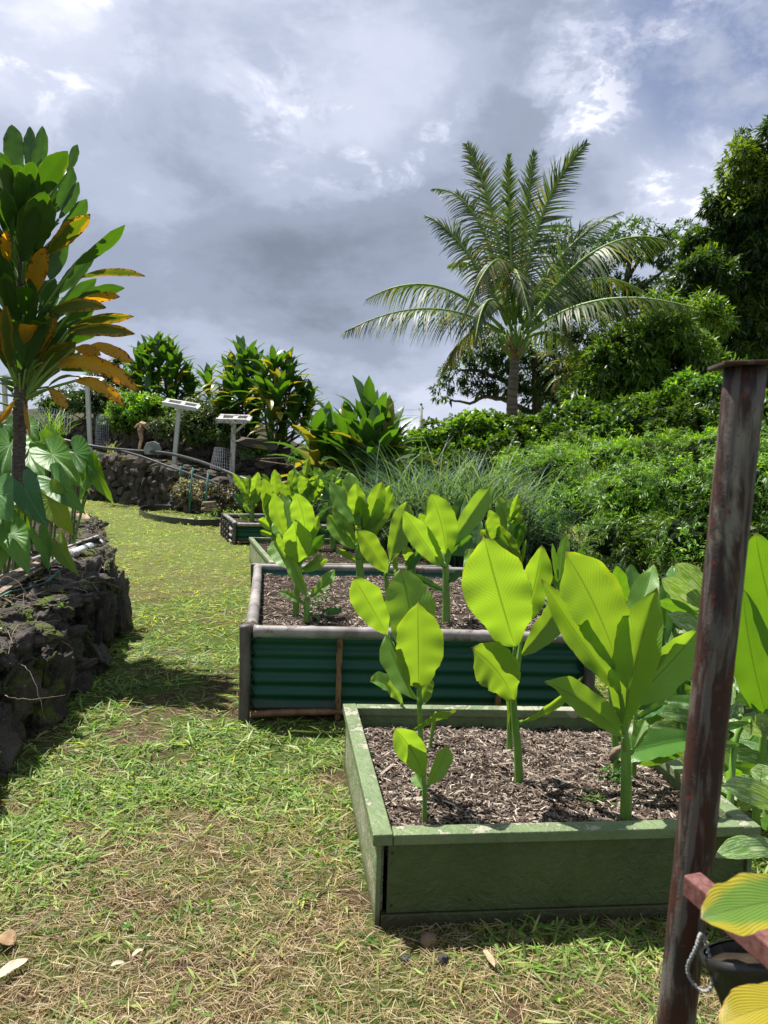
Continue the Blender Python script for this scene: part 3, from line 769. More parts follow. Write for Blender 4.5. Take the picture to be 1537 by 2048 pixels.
def turmeric(label, base, z, stem_px, leaves, w_stem, fill=0, group='turmeric plants growing in the raised beds', dd=None, name='turmeric_plant', cat='turmeric plant', mats=None):
    """base pixel on soil height z; stem_px further pixels up the stem; leaves (bx,by,tx,ty,w,dt,opts)"""
    g = G(base[0], base[1], z) if dd is None else flat(U(base[0], base[1], dd), z); d0 = g.y; pxm = d0/FPX
    w_stem *= 1.32; t = thing(name, label, cat, g, group)
    pts = [g-Vector((0, 0, .03))]+[U(x, y, d0) for x, y in stem_px]; n = len(pts)
    stem_obj(t, pts, [w_stem*pxm*.5*(1-.35*i/max(1, n-1)) for i in range(n)])
    top = pts[-1]; leaves = list(leaves)
    if z in (ZS2, ZS3, ZS4) and len(leaves) >= 5:
        av = sum(math.hypot(l[2]-l[0], l[3]-l[1]) for l in leaves[:5])/5; aw = sum(l[4] for l in leaves[:5])/5; sx0, sy0 = stem_px[-1]
        for q in range(4):
            a_ = R.uniform(-.9, .9); x0 = sx0+R.uniform(-.08, .08)*av; y0 = sy0-R.uniform(0, .5)*av
            leaves.append((x0, y0, x0+math.sin(a_)*av*.8, y0-math.cos(a_)*av, aw*R.uniform(.7, .95), R.uniform(-.15, .2), {'db': R.uniform(.03, .16), 'm': R.choice(('turmeric', 'turmeric', 'turmeric_old'))}))
    for L in leaves:
        bx, by, tx, ty, w, dt = L[:6]; o = L[6] if len(L) > 6 else {}
        db = o.get('db', R.uniform(-.03, .03)); A = U(bx, by, d0+db); B = U(tx, ty, d0+db+dt)
        # sheath from the nearest lower stem point to the blade
        sp = min(pts[1:] or pts, key=lambda p: (p-A).length+(0 if p.z < A.z+.01 else .4))
        if (sp-A).length > .012:
            mid_ = (sp+A)/2+Vector((0, 0, -.01)); stem_obj(t, [sp, mid_, A], [w_stem*pxm*.36, w_stem*pxm*.26, w_stem*pxm*.16], 'leaf_stalk', M['stem'], 6)
        bend = upv*(-o.get('by', 0)*pxm)+rtv*(o.get('bx', 0)*pxm)+Vector((0, o.get('bd', 0), 0))
        me = leaf_mesh('leaf', A, B, w*pxm*1.02, M[o.get('m', 'turmeric')], None, bend, o.get('fold', R.uniform(.25, .75)), o.get('wave', .045)*1.25, 26, 10,
                       o.get('a', .55)+.20, o.get('b', .42)+.14, o.get('tw', R.uniform(-22, 22)), o.get('tw2', R.uniform(-10, 10))+R.uniform(-18, 18), o.get('curl', 0), ragged=o.get('rag', .0))
        add_obj('leaf', me, t)
    return t
ZS1, ZS2, ZS3, ZS4 = .215, .44, .25, .26
turmeric('smallest turmeric seedling at the front left corner of the nearest bed', (850, 1650), ZS1, [(850, 1600), (849, 1556)],
    [(850, 1553, 789, 1456, 60, -.12, {'by': -12, 'bx': 6, 'a': .75, 'b': .3}), (853, 1572, 894, 1491, 40, .06, {'bx': 14, 'm': 'turmeric', 'tw': 25}), (846, 1576, 831, 1546, 28, .08, {'tw': -30})], 9)
turmeric('tall turmeric with a broad pale leaf, left plant of the nearest bed', (841, 1584), ZS1, [(842, 1500), (840, 1430), (838, 1378)],
    [(838, 1374, 836, 1203, 92, -.16, {'a': .42, 'b': .42, 'tw': 0, 'tw2': 0, 'wave': .05, 'db': -.05}),
     (838, 1345, 801, 1137, 100, .10, {'a': .5, 'b': .30, 'tw': 4, 'tw2': 0, 'bx': 10, 'wave': .03}),
     (776, 1270, 708, 1154, 62, -.12, {'a': .6, 'b': .3, 'tw': 8, 'tw2': 0, 'wave': .05}),
     (836, 1400, 772, 1268, 46, .16, {'tw': -38, 'tw2': 20, 'bx': -14, 'by': 10}),
     (838, 1414, 861, 1354, 32, .05, {'tw': 25}),
     (822, 1466, 914, 1422, 24, -.05, {'by': -26, 'tw': 60, 'fold': .6})], 10)
turmeric('thin turmeric shoot with one drooping leaf by the back left of the nearest bed', (803, 1452), ZS1, [(803, 1430), (804, 1406)],
    [(804, 1408, 741, 1364, 42, -.10, {'by': -32, 'bx': 6, 'tw': 30, 'a': .6, 'b': .3})], 8)
turmeric('rolled pale green turmeric spike beside the tall left plant', (860, 1500), ZS1, [(864, 1470), (868, 1440), (873, 1424)],
    [(862, 1490, 872, 1424, 9, 0, {'fold': .9, 'm': 'turmeric'})], 6)
turmeric('turmeric with the largest round leaf, centre of the nearest bed', (1040, 1570), ZS1, [(1036, 1500), (1030, 1440), (1027, 1392)],
    [(1030, 1292, 968, 1071, 124, -.20, {'a': .52, 'b': .38, 'tw': 0, 'tw2': 0, 'bx': -4, 'db': -.04}),
     (1028, 1399, 944, 1296, 92, -.14, {'a': .62, 'b': .28, 'tw': 5, 'tw2': 0, 'bx': 14, 'by': -14, 'wave': .05, 'db': -.06, 'rag': .1}),
     (1046, 1252, 1084, 1090, 58, -.10, {'tw': 12, 'bx': 8, 'db': .04}),
     (1041, 1311, 1140, 1182, 60, .16, {'bx': 6, 'by': 10, 'tw': 18, 'db': .04}),
     (1046, 1442, 1166, 1352, 24, .05, {'tw': 40, 'fold': .6, 'by': 20}),
     (985, 1190, 936, 1098, 54, .16, {'tw': -10, 'db': .15})], 15)
turmeric('short split stem standing just behind the centre plant', (1020, 1500), ZS1, [(1020, 1440), (1022, 1390)], [(1022, 1470, 1012, 1395, 8, 0, {'fold': .8})], 10)
turmeric('bushy turmeric fanning wide at the front right of the nearest bed', (1253, 1642), ZS1, [(1253, 1560), (1252, 1500), (1248, 1460)],
    [(1236, 1330, 1130, 1103, 112, -.16, {'a': .6, 'b': .36, 'bx': 14, 'by': -8, 'tw': 6, 'tw2': 0, 'wave': .04}),
     (1236, 1376, 1084, 1158, 62, -.10, {'a': .5, 'b': .55, 'bx': 0, 'by': 20, 'tw': 30, 'tw2': -10, 'wave': .05, 'db': -.04}),
     (1226, 1372, 1112, 1240, 40, .10, {'m': 'turmeric', 'tw': 60, 'by': 14}),
     (1246, 1450, 1314, 1175, 92, -.10, {'a': .6, 'b': .5, 'bx': -10, 'by': -8, 'tw': -14, 'db': -.03}),
     (1240, 1320, 1308, 1128, 60, .22, {'tw': 10, 'bx': 8, 'by': 6}),
     (1257, 1408, 1398, 1258, 86, .12, {'tw': 14, 'by': 14, 'a': .5, 'b': .45, 'db': -.02}),
     (1266, 1380, 1328, 1268, 46, .10, {'m': 'turmeric_old', 'tw': 40, 'bx': -10}),
     (1270, 1400, 1350, 1285, 54, .22, {'tw': 0, 'db': .08}),
     (1248, 1474, 1088, 1362, 66, -.05, {'a': .6, 'b': .6, 'tw': 24, 'by': -24, 'fold': .4, 'db': -.03}),
     (1268, 1500, 1290, 1440, 30, .1, {})], 19)
turmeric('stem pair growing behind the bushy front right turmeric', (1236, 1560), ZS1, [(1230, 1480), (1223, 1400), (1222, 1370)],
    [(1224, 1372, 1196, 1250, 36, .1, {'m': 'turmeric_old', 'tw': 50}), (1224, 1380, 1262, 1240, 40, .1, {'m': 'turmeric'})], 12)
turmeric('slim turmeric stem against the right board of the nearest bed', (1268, 1560), ZS1, [(1270, 1480), (1272, 1420)],
    [(1274, 1420, 1352, 1360, 34, .1, {'m': 'turmeric_old', 'tw': 50, 'by': -12}), (1272, 1440, 1330, 1410, 24, .1, {'m': 'turmeric_old'})], 9)
# second bed
turmeric('turmeric with a bright upright leaf at the left end of the corrugated bed', (592, 1232), ZS2, [(594, 1180), (596, 1135)],
    [(598, 1124, 590, 1040, 60, -.14, {'a': .5, 'b': .4, 'tw': 0, 'tw2': 0, 'db': -.06}),
     (572, 1072, 548, 984, 34, -.10, {'bx': -12, 'tw': 20}), (584, 1066, 562, 988, 34, .16, {'tw': -10}),
     (611, 1074, 591, 985, 46, -.12, {'bx': 10, 'tw': 5}), (625, 1081, 639, 1030, 18, -.05, {}),
     (596, 1138, 545, 1082, 36, .18, {'bx': -10, 'by': 6}), (601, 1141, 648, 1106, 12, .10, {'tw': 50}), (603, 1142, 657, 1117, 18, .08, {'tw': 20, 'by': 6}),
     (576, 1112, 555, 1066, 18, -.05, {})], 11)
turmeric('small three leaved turmeric at the front left of the corrugated bed', (614, 1244), ZS2, [(614, 1215), (614, 1195)],
    [(614, 1194, 573, 1108, 28, .12, {'tw': -20, 'bx': 6}), (620, 1195, 669, 1138, 26, .12, {'bx': 8, 'by': 6}), (609, 1209, 557, 1183, 18, .02, {'tw': 20, 'by': -6})], 11)
turmeric('many leaved turmeric at the middle of the corrugated bed', (722, 1195), ZS2, [(721, 1150), (718, 1118)],
    [(713, 1098, 656, 1030, 36, .14, {'by': 6}), (712, 1088, 669, 1005, 32, .12, {'bx': -4}), (722, 1052, 661, 963, 40, .16, {'by': 8, 'm': 'turmeric'}),
     (729, 1064, 765, 962, 38, -.08, {'bx': 4, 'tw': 8}), (722, 1046, 713, 965, 40, -.12, {'db': .06}), (722, 1044, 698, 944, 42, .18, {'db': .12}),
     (734, 1067, 782, 968, 30, -.08, {'tw': 20}), (737, 1070, 788, 988, 32, .08, {'tw': 10}), (714, 1124, 671, 1099, 14, 0, {'by': -6}),
     (740, 1102, 748, 1062, 20, -.05, {}), (724, 1126, 755, 1118, 14, -.02, {'by': -8})], 15)
turmeric('two leaved turmeric leaning left, right of the middle plant of the corrugated bed', (776, 1216), ZS2, [(775, 1180), (772, 1146)],
    [(775, 1145, 713, 1057, 44, -.12, {'tw': 0, 'db': -.03}), (781, 1124, 815, 1003, 50, .16, {'bx': -4}), (792, 1148, 791, 1114, 12, 0, {})], 9)
turmeric('turmeric with three broad leaves on a thick stem near the right of the corrugated bed', (893, 1248), ZS2, [(893, 1190), (892, 1126)],
    [(883, 1130, 807, 1020, 48, -.12, {'tw': 0, 'by': 6, 'db': -.05}), (892, 1108, 861, 985, 66, -.14, {'bx': 12, 'tw': 0}), (898, 1095, 986, 968, 44, .16, {'tw': 16}),
     (901, 1110, 945, 1074, 40, .12, {'m': 'turmeric_old'}), (891, 1184, 826, 1147, 17, .05, {'m': 'turmeric_old', 'by': 8, 'tw': 30}), (897, 1166, 922, 1140, 16, .05, {'m': 'turmeric_old'}),
     (864, 1070, 840, 1025, 24, -.05, {'db': .06}), (900, 1085, 906, 1028, 16, -.05, {'db': .1})], 14)
turmeric('drooping grey green turmeric leaves behind the thick stemmed plant', (826, 1200), ZS2, [(827, 1160), (828, 1130)],
    [(842, 1102, 812, 1142, 24, -.02, {'m': 'turmeric_old', 'by': -8}), (828, 1132, 850, 1075, 20, .1, {}), (826, 1130, 812, 1092, 22, -.08, {})], 9)
turmeric('turmeric partly hidden behind the largest round leaf, right end of the corrugated bed', (1018, 1215), ZS2, [(1020, 1160), (1020, 1120)],
    [(1021, 1080, 996, 995, 38, .10, {'bx': 6}), (992, 1084, 979, 1018, 30, -.08, {}), (1042, 1130, 972, 1040, 46, .12, {'by': 12, 'bx': 12, 'db': -.06}), (1020, 1044, 1038, 986, 18, -.04, {'tw': 20}),
     (1018, 1050, 1028, 995, 18, .1, {}), (1044, 1130, 1053, 1078, 8, 0, {'fold': .9}), (1030, 1110, 960, 1060, 34, -.05, {'db': .1}), (940, 1140, 937, 1100, 26, .1, {'db': -.1})], 12)
turmeric('dark turmeric tucked at the back right corner of the corrugated bed', (955, 1190), ZS2, [(955, 1150), (952, 1120)],
    [(952, 1122, 925, 1060, 34, .1, {'m': 'turmeric_old'}), (952, 1122, 962, 1040, 34, .15, {'m': 'turmeric_old'}), (950, 1130, 984, 1090, 26, 0, {'m': 'turmeric_old'})], 10)
# third bed: tight group
turmeric('turmeric with an overlapping stack of yellow green leaves, left in the small green bed', (552, 1100), ZS3, [(548, 1080), (546, 1062)],
    [(534, 1030, 527, 955, 26, -.14, {'bx': 6}), (541, 1043, 532, 986, 26, -.1, {'bx': 6}), (546, 1062, 516, 1040, 22, -.1, {'by': -6}), (552, 1074, 520, 1061, 13, 0, {}),
     (553, 992, 550, 938, 20, -.1, {}), (548, 1055, 540, 1000, 26, -.12, {}), (560, 1030, 552, 975, 22, .1, {})], 9)
turmeric('turmeric with a large dark leaf facing the camera, middle of the small green bed', (612, 1098), ZS3, [(612, 1060), (611, 1020)],
    [(624, 1012, 593, 947, 40, .05, {'m': 'turmeric', 'tw': 0}), (582, 1002, 590, 936, 26, .14, {}), (585, 1010, 560, 960, 24, -.1, {'bx': -6}), (609, 958, 618, 916, 15, .05, {}),
     (646, 980, 668, 1008, 24, -.05, {'m': 'turmeric_old', 'by': -14}), (640, 1042, 662, 1008, 30, .14, {'m': 'turmeric_old'}), (612, 1000, 600, 950, 26, -.1, {}), (606, 1030, 575, 990, 26, -.1, {})], 10)
turmeric('turmeric with slender grey leaves at the right of the small green bed', (668, 1098), ZS3, [(664, 1050), (660, 1000)],
    [(646, 972, 628, 935, 20, .1, {'bx': 6}), (662, 968, 685, 934, 15, .05, {}), (645, 985, 632, 955, 18, -.1, {}), (660, 1005, 690, 960, 26, .12, {'m': 'turmeric'}),
     (652, 1062, 612, 1046, 20, .05, {'m': 'turmeric_old'}), (655, 1000, 668, 950, 24, .12, {}), (640, 1000, 620, 968, 22, -.1, {})], 10)
for i, (bx, by, lab) in enumerate(((690, 1095, 'short dark turmeric behind the middle plant of the corrugated bed'), (583, 1094, 'low leafy turmeric between the left and middle plants of the small green bed'),
        (800, 1100, 'turmeric just past the right end of the small green bed'))):
    lv = []
    for q in range(7):
        a = -1.1+2.2*q/6+R.uniform(-.15, .15); ln = R.uniform(45, 72); x0 = bx+R.uniform(-5, 5); y0 = by-38
        lv.append((x0, y0, x0+math.sin(a)*ln*.8, y0-math.cos(a)*ln, R.uniform(17, 26), R.uniform(-.15, .15), {'m': 'turmeric' if i != 0 or q % 2 else 'turmeric_old'}))
    turmeric(lab, (bx, by), ZS3, [(bx, by-20), (bx, by-38)], lv, 8)
# fourth bed
turmeric('turmeric at the left end of the farthest bed, pale spear leaves', (505, 1043), ZS4, [(505, 1025), (505, 1010)],
    [(494, 986, 466, 947, 15, -.05, {}), (500, 1000, 498, 950, 16, .08, {}), (506, 1000, 517, 943, 20, -.1, {}), (505, 1022, 512, 976, 20, -.1, {}), (497, 1020, 467, 986, 16, .1, {'m': 'turmeric_old'}),
     (505, 1030, 488, 1006, 14, 0, {}), (503, 1015, 480, 965, 14, .1, {}), (500, 1040, 476, 1030, 10, 0, {}), (508, 1012, 524, 975, 16, .1, {})], 7)
for i, (bx, by, lab) in enumerate(((545, 1040, 'second turmeric from the left in the farthest bed'), (590, 1040, 'third turmeric from the left in the farthest bed'),
        (640, 1040, 'fourth turmeric from the left in the farthest bed'), (700, 1042, 'fifth turmeric from the left in the farthest bed'), (750, 1042, 'turmeric at the right end of the farthest bed'))):
    lv = []
    for q in range(8):
        a = -1.0+2.0*q/7+R.uniform(-.15, .15); ln = R.uniform(38, 58); x0 = bx+R.uniform(-5, 5); y0 = by-34
        lv.append((x0, y0, x0+math.sin(a)*ln*.8, y0-math.cos(a)*ln, R.uniform(14, 20), R.uniform(-.2, .2), {'m': R.choice(('turmeric', 'turmeric', 'turmeric_old'))}))
    turmeric(lab, (bx, by), ZS4, [(bx, by-18), (bx, by-34)], lv, 7)
# ================================================================== big ti plant on the left
TD = 5.5
def big_ti():
    base = U(36, 975, TD); base.z = .48
    t = thing('ti_plant', 'large ti plant with green and orange edged leaves above the taro', 'ti plant', base)
    trunk = [base-Vector((0, 0, .05)), U(38, 920, TD), U(40, 870, TD), U(41, 820, TD), U(42, 770, TD), U(44, 700, TD), U(45, 600, TD), U(46, 500, TD), U(50, 430, TD)]
    pxm = TD/FPX
    mb = MB(); n = len(trunk); pts = []; rad = []
    rr = [13, 12.5, 12, 14, 12, 10, 9, 8, 6]
    for i in range(n-1):
        for q in range(8):
            f = q/8; pts.append(trunk[i].lerp(trunk[i+1], f)); rad.append((rr[i]+(rr[i+1]-rr[i])*f)*pxm*(1+.05*((q % 2)*2-1)))
    mb.tube(pts, rad, 12, jit=.06); mb.obj('trunk', M['ti_bark'], t, True)
    T = [  # bx,by,tx,ty,w,dt,mat,opts
     (34, 370, 24, 254, 44, .1, 'ti', {'by': -14}), (58, 340, 60, 256, 27, .15, 'ti', {}), (66, 360, 85, 256, 31, .1, 'ti', {'bx': 8}), (79, 395, 134, 306, 46, -.18, 'ti', {'bx': -10, 'by': -6}),
     (135, 345, 155, 291, 21, .15, 'ti', {}), (112, 425, 144, 335, 30, .1, 'ti', {'bx': 8}), (50, 436, 52, 337, 44, -.22, 'ti', {'bx': -4}), (22, 465, 10, 382, 38, -.25, 'ti', {}),
     (10, 392, -2, 322, 34, .05, 'ti', {}), (64, 500, 90, 388, 66, -.28, 'ti', {'bx': -6}), (92, 430, 113, 380, 26, .1, 'ti', {}), (118, 438, 156, 366, 22, .1, 'ti', {'bx': 8}),
     (114, 478, 172, 401, 34, .12, 'ti', {'bx': 6}), (98, 508, 178, 432, 40, -.2, 'ti_yellow', {'by': -8}), (150, 530, 247, 453, 28, -.12, 'ti', {'by': 8, 'bx': 6}), (160, 556, 287, 553, 17, -.05, 'ti_yellow', {'by': -20}),
     (138, 606, 246, 577, 28, .1, 'ti', {'by': -12}), (98, 626, 209, 616, 28, -.15, 'ti_yellow', {'by': -20}), (150, 612, 238, 594, 22, -.1, 'ti_orange', {'by': -14}), (138, 658, 264, 634, 24, -.1, 'ti_yellow', {'by': -14}),
     (138, 668, 266, 668, 28, -.15, 'ti_yellow', {'by': -16}), (180, 690, 264, 726, 27, -.1, 'ti_orange', {'by': -14}), (148, 698, 200, 709, 26, -.25, 'ti_orange', {'by': -8}), (106, 735, 274, 785, 38, -.15, 'ti_orange', {'by': -62}),
     (150, 762, 247, 812, 28, -.05, 'ti_orange', {'by': -30}), (98, 778, 134, 818, 24, -.1, 'ti_orange', {'by': -10}), (56, 598, 90, 496, 38, -.28, 'ti_orange', {'bx': 2}), (8, 540, 12, 462, 28, -.3, 'ti_orange', {}),
     (24, 735, 12, 612, 28, -.3, 'ti_yellow', {'bx': -8}), (20, 600, 2, 512, 40, -.25, 'ti', {}), (78, 560, 66, 470, 40, .05, 'ti', {}), (100, 560, 130, 470, 40, .1, 'ti', {}), (110, 590, 190, 500, 34, .1, 'ti', {'by': 6}),
     (100, 640, 190, 560, 36, .1, 'ti', {}), (90, 680, 190, 610, 36, .05, 'ti', {}), (90, 700, 200, 660, 34, .1, 'ti', {'by': -10}), (80, 660, 110, 560, 36, 0, 'ti', {}), (60, 660, 60, 560, 36, -.2, 'ti', {}),
     (30, 660, 20, 560, 36, -.2, 'ti', {}), (90, 720, 160, 640, 32, 0, 'ti', {}), (70, 720, 110, 630, 30, -.1, 'ti_yellow', {}), (130, 660, 230, 640, 30, .15, 'ti', {'by': -10}), (120, 740, 220, 745, 24, .2, 'ti', {'by': -16}),
     (30, 800, -10, 850, 14, -.3, 'ti_orange', {'by': 8}), (48, 805, 60, 870, 10, -.1, 'ti_orange', {})]
    # crown behind and out of frame: the same fan carried round the stem
    for q in range(120):
        az = R.uniform(0, 2*math.pi); hy = R.uniform(0, 1); y0 = 820-hy*360
        el = 1.35-1.15*(1-hy)+R.uniform(-.2, .2)
        o = Vector((math.cos(az)*math.cos(el), math.sin(az)*math.cos(el), math.sin(el)))
        c0 = U(44, y0, TD); A = c0+o*.20; B = c0+o*R.uniform(.50, .62)
        if o.x > .3 and el < .9: B = c0+o*.48
        if o.x > .45 and R.random() < .5: continue
        mm = 'ti' if hy > .35 else R.choice(('ti', 'ti_yellow', 'ti_orange'))
        me = leaf_mesh('leaf', A, B, R.uniform(.085, .13), M[mm], Vector((0, 0, 1))+o*.2, Vector((0, 0, R.uniform(.02, .10))), .2, .02, 14, 6, .7, .4)
        add_obj('leaf', me, t)
        stem_obj(t, [c0, c0.lerp(A, .5), A], [.012, .009, .007], 'leaf_stalk', M['stalk'], 5)
    for q in range(22):
        az = R.uniform(0, 6.28); el = R.uniform(.95, 1.35); o = Vector((math.cos(az)*math.cos(el), math.sin(az)*math.cos(el)-.05, math.sin(el))); c0 = U(42, R.uniform(770, 815), TD); A = c0+o*R.uniform(.16, .30); B = A+(o+Vector((o.x*.5, 0, 0)))*R.uniform(.34, .44)
        add_obj('leaf', leaf_mesh('leaf', A, B, R.uniform(.09, .13), M[R.choice(('ti', 'ti', 'ti_yellow'))], None, (0, 0, .03), .2, .02, 14, 6, .7, .4), t); stem_obj(t, [c0, c0.lerp(A, .5), A], [.011, .009, .007], 'leaf_stalk', M['stalk'], 5)
    for bx, by, tx, ty, w, dt, mm, o in T:
        A = U(bx, by, TD+dt*.3); B = U(tx, ty, TD+dt)
        bend = upv*(-o.get('by', 0)*pxm)+rtv*(o.get('bx', 0)*pxm)
        me = leaf_mesh('leaf', A, B+(B-A)*.04, w*pxm*.90, M[mm], None, bend, .22, .035 if mm != 'ti_orange' else .08, 22, 8, .66, .50, R.uniform(-15, 15), R.uniform(-30, 30) if mm != 'ti' else R.uniform(-12, 12), R.uniform(0, .25))
        add_obj('leaf', me, t)
        sy = min(805, by+abs(bx-44)*1.15+36); sp = U(44, sy, TD)
        stem_obj(t, [sp, sp.lerp(A, .5)+Vector((0, 0, .02)), A], [.012, .010, .009], 'leaf_stalk', M['stalk'], 6)
big_ti()
# ================================================================== taro
def taro_leaf(parent, jx, jy, tx, ty, w, d_, base, dt=-.1, tw=0, up=None, mat_='taro'):
    dt -= R.choice((.02, .12, .16))
    A = U(jx, jy, d_); B = U(tx, ty, d_+dt); T = (B-A); L = T.length; T.normalize()
    n = up or (CAM-A).normalized(); n = (n-T*n.dot(T)).normalized(); n = Matrix.Rotation(math.radians(tw), 3, T)@n; s = T.cross(n)
    w = w*d_/FPX; V = [A]; F = []; uv = [(.5, .5)]; NRr = 6; ph = R.uniform(0, 6)
    half = [(0, 1), (.035, .93), (.10, .84), (.19, .71), (.29, .56), (.385, .38), (.455, .19), (.495, 0), (.50, -.16), (.46, -.29), (.38, -.38), (.28, -.42), (.18, -.40), (.10, -.31), (.04, -.17)]
    outl = half+[(0, -.05)]+[(-x, y) for x, y in half[:0:-1]]
    NS = len(outl); asym = R.uniform(-.05, .05)
    for r_ in range(1, NRr+1):
        f = r_/NRr
        for i, (ox, oy) in enumerate(outl):
            rp = 1+.02*math.sin(i*2.1+ph)
            x = (ox*rp)*w*f; y = oy*L*f; x += asym*y
            a = math.atan2(ox, oy); q = abs(ox)*2
            zoff = L*(.10*q*f*f-.03*f+.018*f*math.sin(a*11+ph)-(.16*f**3 if oy > .6 else 0)*oy)
            V.append(A+T*y+s*x+n*zoff); uv.append((.5+.5*ox*f, .5+.5*oy*f))
    for i in range(NS):
        F.append((0, 1+i, 1+(i+1) % NS))
    for r_ in range(NRr-1):
        for i in range(NS):
            a = 1+r_*NS; b = 1+(r_+1)*NS; F.append((a+i, b+i, b+(i+1) % NS, a+(i+1) % NS))
    add_obj('leaf', mesh('leaf', V, F, M[mat_], True, uv), parent)
    bs = Vector(base); mid_ = bs.lerp(A, .55)+Vector((0, .05, .06))
    stem_obj(parent, [bs, mid_, A-n*.004], [.011, .008, .004], 'leaf_stalk', M['taro_stalk'], 7)
def taro(label, bpx, d_, leaves):
    b = U(bpx[0], bpx[1], d_); b.z = .50
    t = thing('taro_plant', label, 'taro plant', b, 'taro plants on the raised bed')
    for L in leaves: taro_leaf(t, L[0], L[1], L[2], L[3], L[4], d_+L[5], b+Vector((R.uniform(-.03, .03), R.uniform(-.03, .03), 0)), *(L[6:]))
taro('taro with a dark blue green leaf hanging right of the ti trunk', (30, 1150), 5.0, [(50, 978, 86, 1052, 62, 0, -.12, 10, None, 'taro_blue'), (25, 1036, 60, 1075, 58, .12, .0, 0), (36, 998, 68, 1034, 36, .1, -.1, 0, None, 'taro_backlit')])
taro('taro with a pale topped leaf low over the soil at the far left', (5, 1190), 4.8, [(22, 1068, 56, 1140, 64, 0, -.06, -8), (-8, 985, 18, 1032, 84, 0, -.1, 10), (0, 1085, -10, 1150, 60, 0, -.1, 0), (2, 1040, -14, 1100, 60, .1, -.1, 0)])
taro('taro with a striped shiny leaf just above the white pipe', (75, 1150), 5.2, [(80, 1076, 102, 1137, 38, 0, -.08, -20), (120, 1091, 147, 1144, 42, 0, -.08, 25, None, 'taro_backlit')])
taro('taro with a yellowish backlit leaf pointing down in the group', (95, 1100), 5.5, [(104, 998, 144, 1066, 62, 0, .05, 14, None, 'taro_backlit'), (110, 963, 158, 1016, 62, .1, -.14, 8)])
taro('taro with rippled broad leaves in the middle of the group', (95, 1070), 5.9, [(104, 908, 156, 968, 66, 0, -.1, 0), (100, 875, 134, 890, 40, .3, .1, 0), (92, 890, 144, 928, 54, .15, .1, 0)])
taro('rightmost taro with tall leaves hanging over the lawn edge', (140, 1060), 6.3, [(149, 906, 193, 944, 70, 0, -.05, 0), (190, 938, 218, 1010, 38, 0, -.1, 30), (180, 926, 174, 1000, 32, 0, -.1, -40), (152, 915, 178, 982, 40, .05, .05, -10)])
taro('taro growing close behind the ti trunk', (60, 1050), 6.2, [(58, 908, 82, 945, 54, 0, -.1, 0), (56, 850, 74, 882, 38, .3, -.1, 0), (20, 890, 0, 955, 70, 0, -.2, 0), (14, 850, 30, 872, 52, .4, .1, 0), (8, 925, 24, 990, 64, -.1, -.1, 0), (36, 880, 60, 905, 60, .4, .1, 0), (80, 930, 92, 962, 40, 0, .1, 0)])
taro('small taro farthest left, top of the group', (10, 1050), 6.6, [(4, 846, -12, 880, 50, 0, -.1, 0), (30, 838, 44, 858, 44, .2, .1, 0), (-10, 900, -30, 960, 80, -.2, -.1, 0)])
o = add_obj('dead_taro_leaf', leaf_mesh('dead_taro_leaf', G(98, 1018, .62), G(116, 1052, .52), .17, M['ti_orange'], Vector((0, -.5, 1)), (0, 0, .03), .3, .08, 14, 8, .5, .5)); tag(o, 'bright yellow dying taro leaf lying on the dark rocks', 'leaf')
o = add_obj('dead_taro_leaf', leaf_mesh('dead_taro_leaf', G(156, 1026, .58), G(182, 1056, .50), .12, M['dead_leaf'], Vector((0, -.5, 1)), (0, 0, .05), .3, .08, 14, 8, .5, .5)); tag(o, 'dry brown leaf on the wall edge near the lawn', 'leaf')
# ================================================================== leaf clouds (trees, bushes)
def rot_basis(n):
    h = np.where(np.abs(n[:, 2:3]) < .9, np.array([[0, 0, 1.]]), np.array([[1., 0, 0]]))
    a = np.cross(n, h); a /= np.linalg.norm(a, axis=1, keepdims=True); b = np.cross(n, a); return a, b
def crown_points(blobs, dens, lo=.62, seed=0, sub=0):
    """points and outward directions through the shells of the blobs, clumped"""
    rs = np.random.RandomState(seed+11); P = []; D = []
    if sub:
        nb = []
        for c, rx, ry, rz in blobs:
            nb.append((c, rx*.82, ry*.82, rz*.82)); 
            for q in range(sub):
                u = rs.normal(size=3); u /= np.linalg.norm(u)
                if u[1] > .5: u[1] *= -1
                f = rs.uniform(.22, .42); nb.append((tuple(np.array(c)+u*np.array([rx, ry, rz])*(1-f*.75)), rx*f, max(ry, rx*.7)*f, rz*f*1.05))
        blobs = nb
    for c, rx, ry, rz in blobs:
        n = int(dens*(rx*ry+ry*rz+rx*rz)*4.2); u = rs.normal(size=(n, 3)); u /= np.linalg.norm(u, axis=1, keepdims=True)
        # lumps: radius modulated by a few random lobes
        lob = rs.normal(size=(14, 3)); lob /= np.linalg.norm(lob, axis=1, keepdims=True)
        dt = (u@lob.T).max(1); rad = .80+.24*np.clip((dt-.70)/.30, 0, 1)
        rr = rad*(lo+(1-lo)*rs.rand(n)**.55)
        P.append(np.array(c)+u*rr[:, None]*np.array([rx, ry, rz])); D.append(u)
    return np.concatenate(P), np.concatenate(D)
